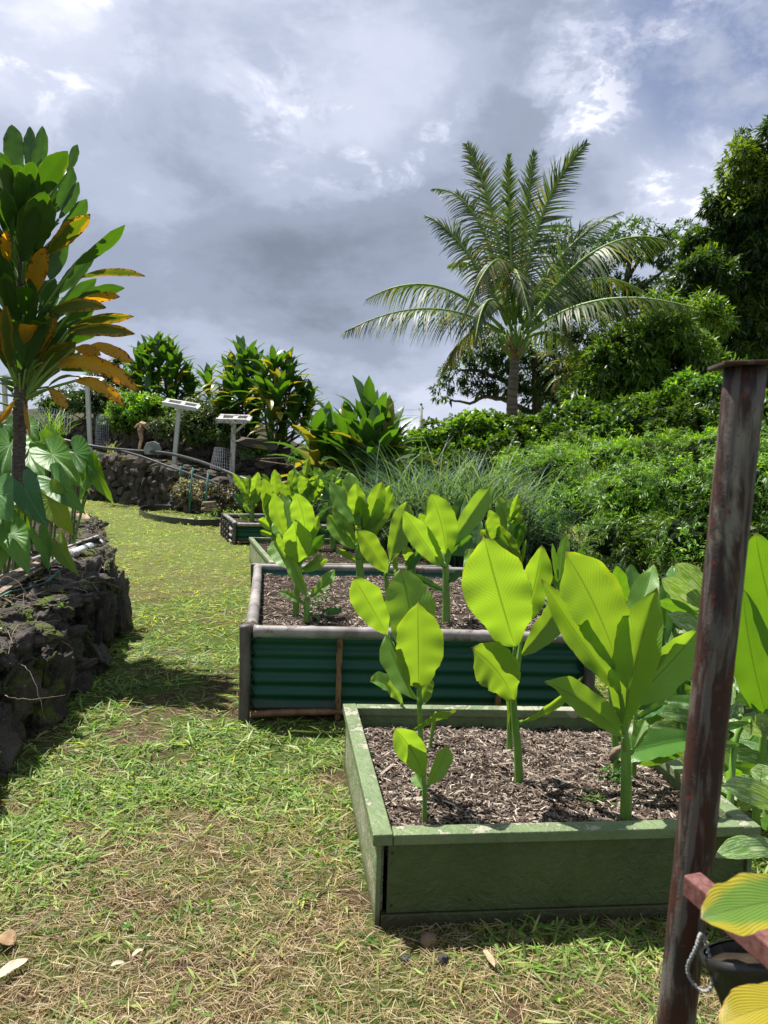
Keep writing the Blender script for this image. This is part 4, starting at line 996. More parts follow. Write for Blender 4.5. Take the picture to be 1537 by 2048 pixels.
def leaves_mesh(name, P, D, nl, L, Wd, droop, cols, mat_, seed=0, spray=False, jitter=.5, hue=None):
    """nl kite leaves round each point"""
    rs = np.random.RandomState(seed+3); n = len(P)
    A = np.repeat(P, nl, 0); Dn = np.repeat(D, nl, 0); N = n*nl
    if not spray:
        a, b = rot_basis(Dn); th = rs.rand(N)*6.283; op = .35+1.0*rs.rand(N)
        T = Dn*np.cos(op)[:, None]+(a*np.cos(th)[:, None]+b*np.sin(th)[:, None])*np.sin(op)[:, None]
        T[:, 2] -= droop*rs.rand(N)
        A = A+rs.normal(size=(N, 3))*L*.15
    else:
        ax = D.copy(); ax += rs.normal(size=ax.shape)*jitter; ax[:, 2] += .1; ax /= np.linalg.norm(ax, axis=1, keepdims=True)
        a0, b0 = rot_basis(ax); th0 = rs.rand(n)*6.283; s0 = a0*np.cos(th0)[:, None]+b0*np.sin(th0)[:, None]
        k_ = np.tile(np.arange(nl), n); sd = np.where(k_ % 2 == 0, 1., -1.); f = (k_//2)/(nl/2)
        axr = np.repeat(ax, nl, 0); A = A+axr*(f*L*2.6)[:, None]; A[:, 2] -= (f*f)*L*.9
        T = axr*.55+np.repeat(s0, nl, 0)*sd[:, None]*.85; T[:, 2] -= .25*f; T += rs.normal(size=T.shape)*.12
    T /= np.linalg.norm(T, axis=1, keepdims=True)
    hh = np.array([[0, 0, 1.]])+rs.normal(size=(N, 3))*.45
    S = np.cross(T, hh); S /= np.linalg.norm(S, axis=1, keepdims=True)+1e-9; Nn = np.cross(S, T)
    l = L*(.65+.6*rs.rand(N)); w = Wd*(.7+.5*rs.rand(N))
    V = np.zeros((N, 4, 3)); V[:, 0] = A; V[:, 3] = A+T*l[:, None]; V[:, 3, 2] -= l*.12
    m1 = A+T*(l*.45)[:, None]+Nn*(l*.03)[:, None]
    V[:, 1] = m1+S*w[:, None]*.5-Nn*(w*.18)[:, None]; V[:, 2] = m1-S*w[:, None]*.5-Nn*(w*.18)[:, None]
    b = (np.arange(N)*4)[:, None]; F = np.concatenate([b+np.array([[0, 1, 3]]), b+np.array([[0, 3, 2]])])
    cols = np.array(cols); cc = cols[rs.randint(0, len(cols), n)]
    if hue is not None: cc = hue(P, cc, rs)
    elif n > 400: cc = cc*np.array([.95+1.1*mnoise.noise(Vector(p)*1.5) for p in P])[:, None].clip(.55, 1.6)
    C = np.repeat(cc, nl, 0)*(.7+.6*rs.rand(N))[:, None]
    return mesh(name, V.reshape(-1, 3), F, mat_, False, col=np.repeat(C, 4, 0))
def BL(px, py, d_, rx, rz=None, ry=None):
    c = U(px, py, d_); k_ = d_/FPX; rz = rz or rx; return (tuple(c), rx*k_, (ry or min(rx, rz))*k_, rz*k_)
def clip_low(P, D, z): m_ = P[:, 2] > z; return P[m_], D[m_]
def tree(name, label, cat, base, limbs, blobs, dens, nl, L, Wd, droop, cols, seed, trunk_r=.15, mat_='foliage', group=None, spray=False, hue=None, bark='bark', lo=.62, zmin=.05, part='crown', core=0):
    t = thing(name, label, cat, base, group)
    if limbs:
        mb = MB(); 
        for pts, r0, r1 in limbs:
            n = len(pts); out = []
            for i in range(n-1):
                for q in range(4): out.append(Vector(pts[i]).lerp(Vector(pts[i+1]), q/4)+Vector((R.uniform(-1, 1), R.uniform(-1, 1), R.uniform(-1, 1)))*r0*.25)
            out.append(Vector(pts[-1])); mb.tube(out, [r0+(r1-r0)*i/(len(out)-1) for i in range(len(out))], 7)
        mb.obj('trunk', M[bark], t, True)
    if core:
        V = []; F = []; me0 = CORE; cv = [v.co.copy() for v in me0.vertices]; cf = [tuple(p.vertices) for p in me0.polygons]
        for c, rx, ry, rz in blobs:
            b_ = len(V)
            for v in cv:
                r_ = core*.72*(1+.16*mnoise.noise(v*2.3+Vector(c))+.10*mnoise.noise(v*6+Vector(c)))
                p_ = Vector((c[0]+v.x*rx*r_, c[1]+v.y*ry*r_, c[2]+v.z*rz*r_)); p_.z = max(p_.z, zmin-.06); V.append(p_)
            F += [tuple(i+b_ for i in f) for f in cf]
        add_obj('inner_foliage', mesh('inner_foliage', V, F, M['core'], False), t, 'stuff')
    P, D = crown_points(blobs, dens*(.5 if core else 1), lo, seed, 11 if core else 0); P, D = clip_low(P, D, zmin)
    add_obj(part, leaves_mesh(part, P, D, nl, L, Wd, droop, cols, M[mat_], seed, spray, hue=hue), t, 'stuff')
    return t
DG = [(.018, .045, .012), (.028, .064, .017), (.040, .085, .022), (.060, .115, .03)]
MG = [(.045, .105, .020), (.070, .145, .025), (.095, .185, .03), (.055, .125, .022)]
LG = [(.10, .20, .025), (.14, .25, .03), (.08, .17, .022), (.18, .29, .035)]
bm_ = bmesh.new(); bmesh.ops.create_icosphere(bm_, subdivisions=4, radius=1); CORE = bpy.data.meshes.new('core'); bm_.to_mesh(CORE); bm_.free()
M['core'] = simple('shaded_inner_leaves', (.010, .020, .006), (.022, .042, .012), 14, .9, 1, 30, .06, .1)  # solid lumps filling the crowns, inner shade put into their near-black colour
# ---- coconut palm
PD = 20.0
def frond(parent, b, c, e, d0, d1, droop, lw=1.0, cols=None, n=52, seed=0, yel=0.0):
    rs = np.random.RandomState(seed)
    A = U(b[0], b[1], d0); B = U(e[0], e[1], d1); Cc = U(c[0], c[1], (d0+d1)/2)
    Cc = Cc*2-(A+B)*.5; N = n
    fr = MB(); pts = [bez(A, Cc, B, i/16) for i in range(17)]
    fr.tube(pts, [.045*(1-.85*i/16)+.006 for i in range(17)], 6)
    o = fr.obj('frond', M['stalk'], parent, True)
    V = []; F = []; Cs = []
    for i in range(N):
        t = .13+.87*i/(N-1); p = bez(A, Cc, B, t); tg = (bez(A, Cc, B, min(1, t+.02))-bez(A, Cc, B, t-.02)).normalized()
        vv = min(1, abs(tg.z)*1.1)**1.5; side = tg.cross(Vector((0, -vv, 1-vv)));
        if side.length < .15: side = tg.cross(Vector((.3, 1, 0)))
        side.normalize(); upn = side.cross(tg)
        for sg in (-1, 1):
            ln = (1.2*math.sin(math.pi*(.12+.82*t))**.8)*(1-.35*t*t)*lw*rs.uniform(.8, 1.15); w = .042*rs.uniform(.8, 1.2)
            dirv = (side*sg*.85+tg*(.45+1.1*t*t)+upn*.25).normalized(); q = p.copy(); jit = Vector(rs.normal(size=3)*.10); bl = len(V); segs = 4
            cs = np.array([(.055, .088, .034), (.075, .11, .045), (.10, .135, .065), (.045, .072, .03)][rs.randint(4)])*rs.uniform(.8, 1.3)
            if rs.rand() < yel: cs = np.array((.24, .20, .06))*rs.uniform(.7, 1.1)
            for s_ in range(segs+1):
                f = s_/segs; d_ = (dirv+Vector((0, 0, -1))*(droop*(.25+1.5*f))+Vector((.22*f, 0, 0))+jit).normalized()
                if s_: q = q+d_*(ln/segs)
                wv = d_.cross(upn+Vector((0, .3, 0)))
                wv = wv.normalized() if wv.length > .01 else side
                ww = w*(1-f**1.6)*.5+.002
                V += [q+wv*ww, q-wv*ww]; Cs += [cs, cs]
            for s_ in range(segs): a = bl+2*s_; F.append((a, a+1, a+3, a+2))
    me = mesh('leaflets', V, np.array(F), M['palm'], False, col=np.array(Cs)); lo = add_obj('leaflets', me, None, 'stuff'); lo.parent = o; lo.matrix_parent_inverse = o.matrix_world.inverted()
    # o has its own inverse; keep world placement
    lo.matrix_parent_inverse = Matrix.Translation(-Vector(parent.location)) @ Matrix.Translation(parent.location)
    return o
def palm():
    base = U(1024, 832, PD); base.z = 0
    t = thing('coconut_palm', 'young coconut palm with windblown fronds rising over the hedge', 'palm tree', base)
    pts = [base, U(1023, 860, PD), U(1025, 800, PD), U(1028, 750, PD), U(1031, 715, PD)]
    mb = MB(); out = []; rad = []
    for i in range(4):
        for q in range(10 if i else 3):
            nq = 10 if i else 3; out.append(pts[i].lerp(pts[i+1], q/nq)); rad.append((.155-.012*i)*(1+.06*(q % 2)))
    out.append(pts[-1]); rad.append(.14); mb.tube(out, rad, 12); mb.obj('trunk', M['palm_bark'], t, True)
    c = (1031, 690); k_ = PD/FPX
    for i in range(9):
        a = -1.2+2.4*i/8; o = U(c[0]+math.sin(a)*34, c[1]-math.cos(a)*46+6, PD+math.cos(i*2.3)*.3)
        m2 = MB(); m2.tube([U(1031, 718, PD), U(1031, 718, PD).lerp(o, .5)+Vector((0, 0, -.06)), o], [.10, .07, .035], 7); m2.obj('frond_base', M['stalk'], t, True)
    for i, (px, py) in enumerate(((1008, 690), (1052, 688), (1018, 672), (1046, 700))):
        m2 = MB(); m2.tube([U(1031, 712, PD-.1), U(px, py, PD-.3)], [.06, .03], 6); m2.obj('dry_sheath', M['dead_leaf'], t, True)
    Fd = [((1010, 668), (860, 618), (690, 664), 20, 18.5, 1.0, .95), ((1008, 660), (870, 572), (732, 600), 20, 21, 1.0, .95), ((1015, 650), (935, 505), (853, 432), 20, 20, .55, .9),
          ((1018, 645), (955, 440), (868, 378), 20, 21, .55, .9), ((1022, 640), (985, 430), (935, 290), 20, 20.3, .25, 1.0), ((1028, 635), (1020, 460), (1018, 312), 20, 19.2, .2, .7),
          ((1034, 635), (1050, 450), (1068, 305), 20, 20.5, .2, .8), ((1040, 640), (1085, 430), (1172, 288), 20, 19.7, .25, 1.0), ((1046, 650), (1130, 505), (1243, 424), 20, 20.5, .6, .95),
          ((1050, 655), (1195, 500), (1348, 486), 18.5, 17, .95, 1.15), ((1054, 668), (1205, 600), (1395, 618), 18.5, 16, 1.0, 1.15), ((1050, 665), (1180, 560), (1310, 600), 20, 22, .9, .9),
          ((1028, 650), (1000, 520), (925, 640), 20, 17.6, 1.0, .85), ((1032, 650), (1030, 540), (1065, 650), 20, 17.8, 1.0, .8), ((1048, 680), (1120, 670), (1180, 740), 20, 21.5, 1.0, .8),
          ((1012, 680), (950, 660), (885, 745), 20, 21.5, 1.0, .8), ((1040, 645), (1110, 560), (1170, 560), 20, 22.5, .8, .9), ((1020, 645), (960, 540), (900, 530), 20, 22.5, .8, .8),
          ((1025, 660), (980, 600), (950, 690), 20, 18, 1.0, .7), ((1044, 660), (1090, 590), (1130, 660), 20, 18.2, 1.0, .8)]
    for i, (b, c_, e, d0, d1, dr, lw) in enumerate(Fd):
        lw *= .68 if 2 <= i <= 7 else (1.1 if i < 2 else .85)
        frond(t, b, c_, e, d0, d1, dr, lw, n=70, seed=i, yel=.5 if i in (15, 12) else .12)
palm()
# ---- broadleaf trees
def limb(p, q, r): return None
def hue_m(P, cc, rs):
    # young flush in clumps
    f = np.array([mnoise.noise(Vector(p)*.55) for p in P])
    m_ = f > .18; cc = cc.copy(); cc[m_] = cc[m_]*1.0+np.array([.055, .075, .002]); return cc
d_ = 23.0
tb = U(1560, 850, d_); tb.z = 0
tree('mango_tree', 'very large dark mango tree filling the right edge of the sky', 'tree', tb,
     [([tb, U(1545, 780, d_), U(1520, 640, d_), U(1500, 450, d_)], .40, .15), ([U(1530, 700, d_), U(1440, 640, d_), U(1390, 600, d_)], .2, .06), ([U(1520, 640, d_), U(1600, 480, d_)], .2, .08), ([U(1505, 500, d_), U(1480, 400, d_)], .12, .05)],
     [BL(1530, 330, d_, 95, 85), BL(1500, 430, d_, 80, 70), BL(1475, 540, d_, 110, 85), BL(1580, 520, d_, 130, 110), BL(1480, 660, d_, 90, 90), BL(1590, 690, d_, 110, 120), BL(1410, 560, d_-1, 70, 60), BL(1450, 410, d_, 45, 40), BL(1650, 380, d_, 130, 110), BL(1400, 500, d_+1, 50, 45)],
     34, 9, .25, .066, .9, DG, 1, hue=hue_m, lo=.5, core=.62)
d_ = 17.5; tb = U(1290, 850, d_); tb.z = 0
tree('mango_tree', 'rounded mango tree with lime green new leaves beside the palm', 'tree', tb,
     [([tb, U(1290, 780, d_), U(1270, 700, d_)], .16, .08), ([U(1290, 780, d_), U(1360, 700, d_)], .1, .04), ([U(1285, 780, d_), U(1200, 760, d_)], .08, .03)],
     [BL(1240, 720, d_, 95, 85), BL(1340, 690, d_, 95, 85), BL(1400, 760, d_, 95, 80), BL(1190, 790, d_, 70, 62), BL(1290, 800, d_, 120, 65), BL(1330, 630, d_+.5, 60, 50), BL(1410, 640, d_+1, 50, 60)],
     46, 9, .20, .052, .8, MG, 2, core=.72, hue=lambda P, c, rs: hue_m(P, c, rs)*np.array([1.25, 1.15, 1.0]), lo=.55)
d_ = 27.0; tb = U(1260, 850, d_); tb.z = 0
tree('broadleaf_tree', 'airy tree standing between the palm and the big mango tree', 'tree', tb,
     [([tb, U(1255, 700, d_), U(1250, 600, d_), U(1262, 480, d_)], .22, .07), ([U(1252, 620, d_), U(1180, 530, d_)], .1, .04), ([U(1252, 600, d_), U(1330, 540, d_)], .1, .04), ([U(1250, 640, d_), U(1190, 610, d_)], .08, .03), ([U(1255, 560, d_), U(1300, 480, d_)], .08, .03)],
     [BL(1270, 480, d_, 70, 45), BL(1190, 510, d_, 55, 40), BL(1335, 500, d_, 45, 40), BL(1230, 580, d_, 60, 38), BL(1310, 590, d_, 55, 40), BL(1170, 600, d_, 45, 40), BL(1240, 660, d_, 90, 45), BL(1130, 560, d_, 45, 55), BL(1370, 460, d_+1, 28, 20), BL(1120, 480, d_, 40, 32)],
     20, 8, .22, .065, .7, DG+MG[:2], 3, lo=.35, hue=lambda P, c, rs: c*1.15)
d_ = 24.5; tb = U(1075, 850, d_); tb.z = 0
tree('broadleaf_tree', 'dark spreading tree behind the palm trunk with a bare crooked limb', 'tree', tb,
     [([tb, U(1075, 760, d_), U(1060, 700, d_)], .2, .1), ([U(1070, 830, d_), U(1010, 800, d_), U(975, 792, d_), U(940, 806, d_), U(900, 800, d_)], .10, .03), ([U(1072, 790, d_), U(960, 740, d_), U(920, 740, d_)], .09, .03), ([U(1062, 740, d_), U(1120, 680, d_)], .09, .04), ([U(1075, 800, d_), U(1120, 770, d_)], .09, .03)],
     [BL(960, 700, d_, 60, 35), BL(920, 745, d_, 52, 30), BL(885, 785, d_, 32, 16), BL(960, 770, d_, 48, 24), BL(1060, 740, d_, 70, 55), BL(1010, 700, d_, 60, 45), BL(1120, 720, d_, 60, 60), BL(1080, 800, d_, 60, 38), BL(1140, 800, d_, 55, 50), BL(1010, 760, d_, 40, 34), BL(1120, 640, d_, 50, 40), BL(1160, 700, d_, 40, 60)],
     22, 8, .20, .055, .6, DG, 4, lo=.3)
d_ = 22; tb = U(1150, 830, d_); tb.z = 0
def small_palm():
    t = thing('young_palm', 'small palm fronds showing low between the coconut trunk and the mango tree', 'palm tree', tb)
    mb = MB(); mb.tube([tb, U(1155, 800, d_), U(1158, 770, d_)], [.08, .07, .05], 8); mb.obj('trunk', M['palm_bark'], t, True)
    for i, (e, c_) in enumerate((((1090, 745), (1130, 725)), ((1200, 740), (1185, 715)), ((1120, 800), (1125, 750)), ((1230, 770), (1200, 735)), ((1155, 690), (1150, 730)), ((1085, 700), (1120, 715)))):
        frond(t, (1158, 772), c_, e, d_, d_-.8, .7, .6, n=26, seed=60+i, yel=.3)
small_palm()
d_ = 34; tb = U(225, 800, d_); tb.z = 1
tree('round_tree', 'small dark round tree on the hillside behind the left ti shrub', 'tree', tb, [([tb, U(225, 760, d_)], .15, .08)],
     [BL(225, 740, d_, 32, 20), BL(205, 760, d_, 30, 22), BL(250, 765, d_, 34, 26), BL(235, 722, d_, 18, 10)], 14, 8, .25, .08, .4, DG+MG[:1], 6, core=.7)
d_ = 23
# ---- bushes left, on the terraces
def bush(label, name, cat, blobs, dens, L, Wd, cols, seed, nl=8, mat_='foliage_dull', spray=False, group=None, droop=.3, zmin=.02, lo=.5, hue=None, stems=3, core=0):
    c = Vector(blobs[0][0]); b = Vector((c.x, c.y, max(0, c.z-blobs[0][3])))
    lm = [([b+Vector((R.uniform(-.1, .1), 0, 0)), Vector(bb[0])], .018, .008) for bb in blobs[:stems]]
    return tree(name, label, cat, b, lm, blobs, dens, nl, L, Wd, droop, cols, seed, mat_=mat_, spray=spray, group=group, zmin=zmin, lo=lo, hue=hue, part='foliage', core=core)
bush('bright green feathery bush on the terrace left of the tallest white post', 'leafy_bush', 'bush', [BL(275, 822, 19.9, 60, 36), BL(240, 838, 19.8, 40, 28), BL(320, 820, 19.8, 44, 28), BL(262, 800, 20, 26, 16)], 80, .13, .045, LG, 7, core=.7)
bush('grey green twiggy bush behind the two white topped posts', 'leafy_bush', 'bush', [BL(395, 845, 18.2, 62, 44), BL(345, 855, 18.4, 46, 34), BL(440, 860, 18, 44, 34), BL(400, 812, 18.6, 40, 20)], 110, .09, .03, [(.06, .10, .035), (.085, .13, .045), (.045, .08, .026)], 8, core=.7)
bush('dark green bush behind the leftmost white posts', 'leafy_bush', 'bush', [BL(165, 800, 21.5, 60, 38), BL(110, 812, 21.8, 50, 30), BL(210, 805, 21.2, 34, 38)], 60, .12, .045, [(.035, .07, .02), (.055, .10, .028)], 9, core=.7)
bush('purple leaved shrub at the foot of the lower stone wall', 'purple_shrub', 'shrub', [BL(400, 990, 14.0, 46, 30), BL(365, 985, 14.0, 26, 26), BL(440, 995, 13.9, 34, 28), BL(466, 985, 13.8, 18, 22)], 200, .07, .022, [(.09, .07, .08), (.15, .13, .14), (.05, .035, .045), (.25, .24, .24), (.04, .06, .03)], 10)
bush('low green weeds growing beside the black lawn edging', 'weeds', 'weeds', [BL(455, 1025, 12.6, 36, 7), BL(400, 1030, 12.6, 22, 5)], 120, .06, .015, LG, 12, stems=1)
bush('leafy undergrowth below the tall ti shrubs', 'undergrowth', 'bush', [BL(510, 905, 16.5, 34, 14), BL(600, 915, 15.5, 30, 16), BL(650, 940, 14.5, 40, 16)], 90, .09, .03, MG, 13, core=.6)
# ---- hedge on the right
VG = [(.06, .14, .018), (.09, .18, .022), (.07, .155, .02), (.12, .21, .028)]
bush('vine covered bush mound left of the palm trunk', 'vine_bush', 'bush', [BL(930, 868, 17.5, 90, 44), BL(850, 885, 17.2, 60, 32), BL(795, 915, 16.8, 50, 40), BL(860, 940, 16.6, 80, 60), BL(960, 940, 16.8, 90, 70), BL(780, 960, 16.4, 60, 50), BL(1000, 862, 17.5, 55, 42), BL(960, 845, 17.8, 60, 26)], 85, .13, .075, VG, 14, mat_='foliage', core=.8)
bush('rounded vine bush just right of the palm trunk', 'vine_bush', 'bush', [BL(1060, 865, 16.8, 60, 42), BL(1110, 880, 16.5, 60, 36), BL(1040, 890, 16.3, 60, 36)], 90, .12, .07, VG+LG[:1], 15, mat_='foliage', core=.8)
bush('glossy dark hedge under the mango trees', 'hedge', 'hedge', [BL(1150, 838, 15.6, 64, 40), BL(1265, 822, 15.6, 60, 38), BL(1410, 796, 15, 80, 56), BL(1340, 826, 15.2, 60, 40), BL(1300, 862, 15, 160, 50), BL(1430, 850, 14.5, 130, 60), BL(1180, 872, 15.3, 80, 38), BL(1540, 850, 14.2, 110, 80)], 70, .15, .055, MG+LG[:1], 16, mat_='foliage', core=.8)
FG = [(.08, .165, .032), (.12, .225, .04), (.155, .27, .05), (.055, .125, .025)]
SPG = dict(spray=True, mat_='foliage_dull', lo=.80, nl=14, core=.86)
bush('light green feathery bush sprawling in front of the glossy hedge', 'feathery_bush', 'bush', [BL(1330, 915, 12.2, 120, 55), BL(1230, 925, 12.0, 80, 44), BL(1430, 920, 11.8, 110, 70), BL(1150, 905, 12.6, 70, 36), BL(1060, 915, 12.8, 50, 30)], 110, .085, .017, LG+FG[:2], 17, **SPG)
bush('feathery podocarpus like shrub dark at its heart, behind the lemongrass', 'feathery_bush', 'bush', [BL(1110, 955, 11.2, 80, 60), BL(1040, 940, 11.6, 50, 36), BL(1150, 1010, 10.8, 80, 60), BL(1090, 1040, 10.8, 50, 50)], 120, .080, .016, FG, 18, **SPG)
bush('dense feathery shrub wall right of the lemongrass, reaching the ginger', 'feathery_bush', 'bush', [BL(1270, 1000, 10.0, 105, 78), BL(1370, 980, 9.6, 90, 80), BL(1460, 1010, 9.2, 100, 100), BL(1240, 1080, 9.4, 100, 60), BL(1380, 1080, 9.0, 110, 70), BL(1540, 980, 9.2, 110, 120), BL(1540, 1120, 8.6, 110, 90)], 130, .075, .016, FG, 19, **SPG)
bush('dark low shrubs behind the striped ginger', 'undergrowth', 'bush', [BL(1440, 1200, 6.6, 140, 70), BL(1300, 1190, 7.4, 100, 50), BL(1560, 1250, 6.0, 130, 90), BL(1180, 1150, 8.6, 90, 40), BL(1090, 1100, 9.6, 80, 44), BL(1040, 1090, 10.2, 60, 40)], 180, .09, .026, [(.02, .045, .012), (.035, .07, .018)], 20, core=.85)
# ---- lemongrass clump
def blades(P0, H_, W_, arch, cols, rs, seg=6, lean=None, spread=.55):
    V = []; F = []; C = []; n = len(P0)
    for i in range(n):
        az = rs.rand()*6.283; sp = spread*(.15+rs.rand()); dirv = Vector((math.cos(az)*sp, math.sin(az)*sp, 1)).normalized()
        L = H_*(.55+.6*rs.rand()); w = W_*(.6+.7*rs.rand()); p = Vector(P0[i]); side = Vector((-math.sin(az), math.cos(az), 0)); bl = len(V); c = np.array(cols[rs.randint(len(cols))])*(.75+.5*rs.rand())
        ar = arch*(.4+1.2*rs.rand())
        for s_ in range(seg+1):
            f = s_/seg; dd = (dirv+Vector((math.cos(az), math.sin(az), -1.1))*(ar*f*f)).normalized()
            if s_: p = p+dd*(L/seg)
            ww = w*.5*(1-f**2.2)+.0006; V += [p+side*ww, p-side*ww]; C += [c, c]
        for s_ in range(seg): a = bl+2*s_; F.append((a, a+1, a+3, a+2))
    return V, F, C
def lemongrass():
    rs = np.random.RandomState(5); base = U(920, 1078, 9.2); base.z = 0
    t = thing('lemongrass', 'big clump of arching blue green lemongrass behind the beds', 'grass clump', base)
    P0 = []
    for (px, d0, n, sp) in ((900, 9.4, 1700, .38), (840, 9.9, 600, .28), (965, 9.1, 700, .25)):
        c = U(px, 1050, d0)
        for i in range(n): P0.append((c.x+rs.normal()*sp, c.y+rs.normal()*sp*.6, .02))
    V, F, C = blades(P0, 1.75, .019, 1.05, [(.065, .13, .085), (.09, .165, .115), (.05, .095, .055), (.13, .20, .16)], rs, 8, spread=.5)
    add_obj('blades', mesh('blades', V, np.array(F), M['grass'], False, col=np.array(C)), t, 'stuff')
lemongrass()
def tuft(label, px, py, z, n, h, w, cols, seed, name='grass_tuft', sp=.08, arch=.7, spread=.6):
    rs = np.random.RandomState(seed); g = z if isinstance(z, Vector) else G(px, py, z)
    P0 = [(g.x+rs.normal()*sp, g.y+rs.normal()*sp, g.z-.01) for i in range(n)]
    V, F, C = blades(P0, h, w, arch, cols, rs, 6, spread=spread)
    o = add_obj(name, mesh(name, [Vector(v)-g for v in V], np.array(F), M['grass'], False, col=np.array(C))); o.location = g
    tag(o, label, 'grass'); return o
GB = [(.12, .22, .05), (.16, .27, .06), (.09, .17, .04)]
tuft('tuft of long bright grass on the terrace behind the taro', 110, 850, U(110, 868, 12.5), 70, .62, .014, GB, 3, sp=.12)
tuft('small weed tuft growing at the crest of the lower stone wall', 220, 895, U(221, 905, 17.8), 30, .42, .014, [(.2, .25, .1), (.25, .27, .12)], 4, sp=.06)
# ---- ti shrubs beyond the wall
TIL = [leaf_mesh('leaf', (0, 0, 0), (0, 1, 0), .19, M['ti_far'], (0, 0, 1), (0, 0, bz), .3, .03, 7, 4, .7, .45) for bz in (.22, .34, .12)]
TIY = [leaf_mesh('leaf', (0, 0, 0), (0, 1, 0), .20, M['ti_far_yellow'], (0, 0, 1), (0, 0, bz), .3, .04, 7, 4, .7, .45) for bz in (.30, .40)]
def ti_shrub(label, base_px, d_, heads, leaf_px, nleaf, yellow=.1, wide=1.0, group='ti shrubs beyond the stone walls', zb=None):
    b = U(base_px[0], base_px[1], d_)
    if zb is not None: b.z = zb
    t = thing('ti_shrub', label, 'ti plant', b, group); k_ = d_/FPX
    tot = nleaf*len(heads)
    for (px, py, dd, sz) in heads:
        h = U(px, py, d_+dd); mb = MB(); low = h-Vector((0, 0, leaf_px*k_*sz*.9)); md = b.lerp(low, .5)+Vector(((low.x-b.x)*.25, 0, 0))
        mb.tube([b, md, low, h], [.035, .028, .022, .012], 6, jit=.2); mb.obj('trunk', M['ti_bark'], t, True)
        up_dir = Vector(((px-base_px[0])/150*.35, -.1, 1)).normalized()
        for i in range(nleaf):
            f = i/nleaf; el = 1.40-1.95*f+R.uniform(-.25, .25); az = i*2.4+R.uniform(-.3, .3)
            dirv = Vector((math.cos(az)*math.cos(el), math.sin(az)*math.cos(el), math.sin(el)))+up_dir*.25; dirv.normalize()
            L = leaf_px*k_*sz*R.uniform(1.1, 1.6); p = h-Vector((0, 0, (f*.55+.30)*leaf_px*k_*sz))
            side = dirv.cross(Vector((0, 0, 1))); side = side.normalized() if side.length > .05 else Vector((1, 0, 0)); n = side.cross(dirv)
            me = R.choice(TIY) if R.random() < yellow*(.3+1.4*f) else R.choice(TIL)
            o = bpy.data.objects.new('leaf', me); COL.objects.link(o)
            mm = Matrix((side*L*wide*1.15, dirv*L, n*L)).transposed().to_4x4(); mm.translation = p-t.location; o.parent = t; o.matrix_basis = mm
    return t
ti_shrub('left round ti shrub against the sky above the terrace', (320, 830), 22, [(318, 715, 0, 1), (280, 735, .2, .95), (352, 738, -.2, .95), (300, 755, -.4, .9), (335, 765, -.5, .9), (375, 760, .1, .8), (272, 770, .2, .85), (318, 692, .2, .7), (262, 795, .1, .9), (382, 790, .1, .9), (300, 795, -.5, .9), (345, 800, -.5, .9), (295, 712, .1, .8), (342, 712, .1, .8)], 46, 26, .06)
ti_shrub('single small ti stalk between the two big ti shrubs', (420, 830), 23, [(418, 768, 0, 1.0)], 42, 26, .08)
ti_shrub('tall ti shrub with yellow tipped leaves, middle of the row', (488, 900), 18.8, [(486, 722, 0, .95), (462, 752, .1, .9), (512, 740, -.2, .9), (455, 800, .1, .9), (492, 790, -.4, .95), (520, 790, .2, .9), (470, 835, -.2, .85), (510, 835, -.2, .85), (440, 815, .2, .8), (500, 865, -.2, .8), (478, 770, -.5, .9)], 48, 27, .16)
ti_shrub('ti shrub with orange fringed outer leaves at the right of the row', (545, 905), 17.5, [(548, 735, 0, .9), (580, 760, .1, .9), (600, 790, .2, .9), (556, 790, -.5, .9), (590, 825, -.3, .9), (545, 830, -.3, .85), (565, 860, 0, .85), (618, 800, .1, .8), (610, 845, 0, .8), (575, 735, .2, .8), (530, 770, -.2, .9)], 50, 26, .26)
ti_shrub('young ti shrub with the tallest central spike, in front of the hedge', (735, 990), 12.2, [(736, 858, 0, 1.0), (700, 872, .2, .9), (775, 880, 0, .8), (748, 905, -.4, .9), (720, 915, -.3, .85), (775, 915, .1, .8)], 92, 26, .10, .95, zb=0.0)
ti_shrub('low ti shrub with curling yellow lower leaves beside the stone wall', (645, 985), 12.8, [(655, 885, 0, .9), (632, 905, -.3, .95), (672, 920, -.2, .95), (690, 940, -.3, .9)], 86, 26, .25, 1.0, zb=0.0)
# ================================================================== posts, hoses, small things on the wall
def white_post(label, bpx, tpx, d_, w=.11, top=None, mat_='white_wood', braces=False):
    b = U(*bpx, d_); tp = U(*tpx, d_); t = thing('white_post', label, 'post', b, 'white posts on the terrace')
    ax = (tp-b).normalized(); w *= .8; mb = MB(); b0 = b-ax*.25; mb.box(b0-Vector((w/2, w/2, 0)), Vector((w, 0, 0)), Vector((0, w, 0)), tp-b0); mb.obj('post', M[mat_], t, bevel=.004)
    if top:
        x0, x1, slope, depth = top; k_ = d_/FPX; L = (x1-x0)*k_; c0 = U(x0, tpx[1]+slope[0], d_-depth/2); c1 = U(x1, tpx[1]+slope[1], d_-depth/2); dx = c1-c0
        for q in (0, 1):
            mb = MB(); o = c0+Vector((0, q*depth, q*.10)); mb.box(o, dx, Vector((0, .04, .02)), Vector((0, 0, .085 if q == 0 else .07))); mb.obj('long_board', M[mat_], t, bevel=.004)
        for q in (0.0, .48, .93):
            mb = MB(); o = c0+dx*q+Vector((0, .045, .02)); mb.box(o, dx.normalized()*.09, Vector((0, depth-.05, .09)), Vector((0, 0, .05))); mb.obj('cross_piece', M[mat_], t, bevel=.004)
    if braces:
        mb = MB(); mb.box(U(470, 868, d_), U(492, 848, d_)-U(470, 868, d_), Vector((0, .04, 0)), Vector((0, 0, .06))); mb.obj('brace', M['white_peel'], t)
    return t
white_post('leftmost white post, partly hidden by the large ti plant', (14, 870), (9, 762), 17.5)
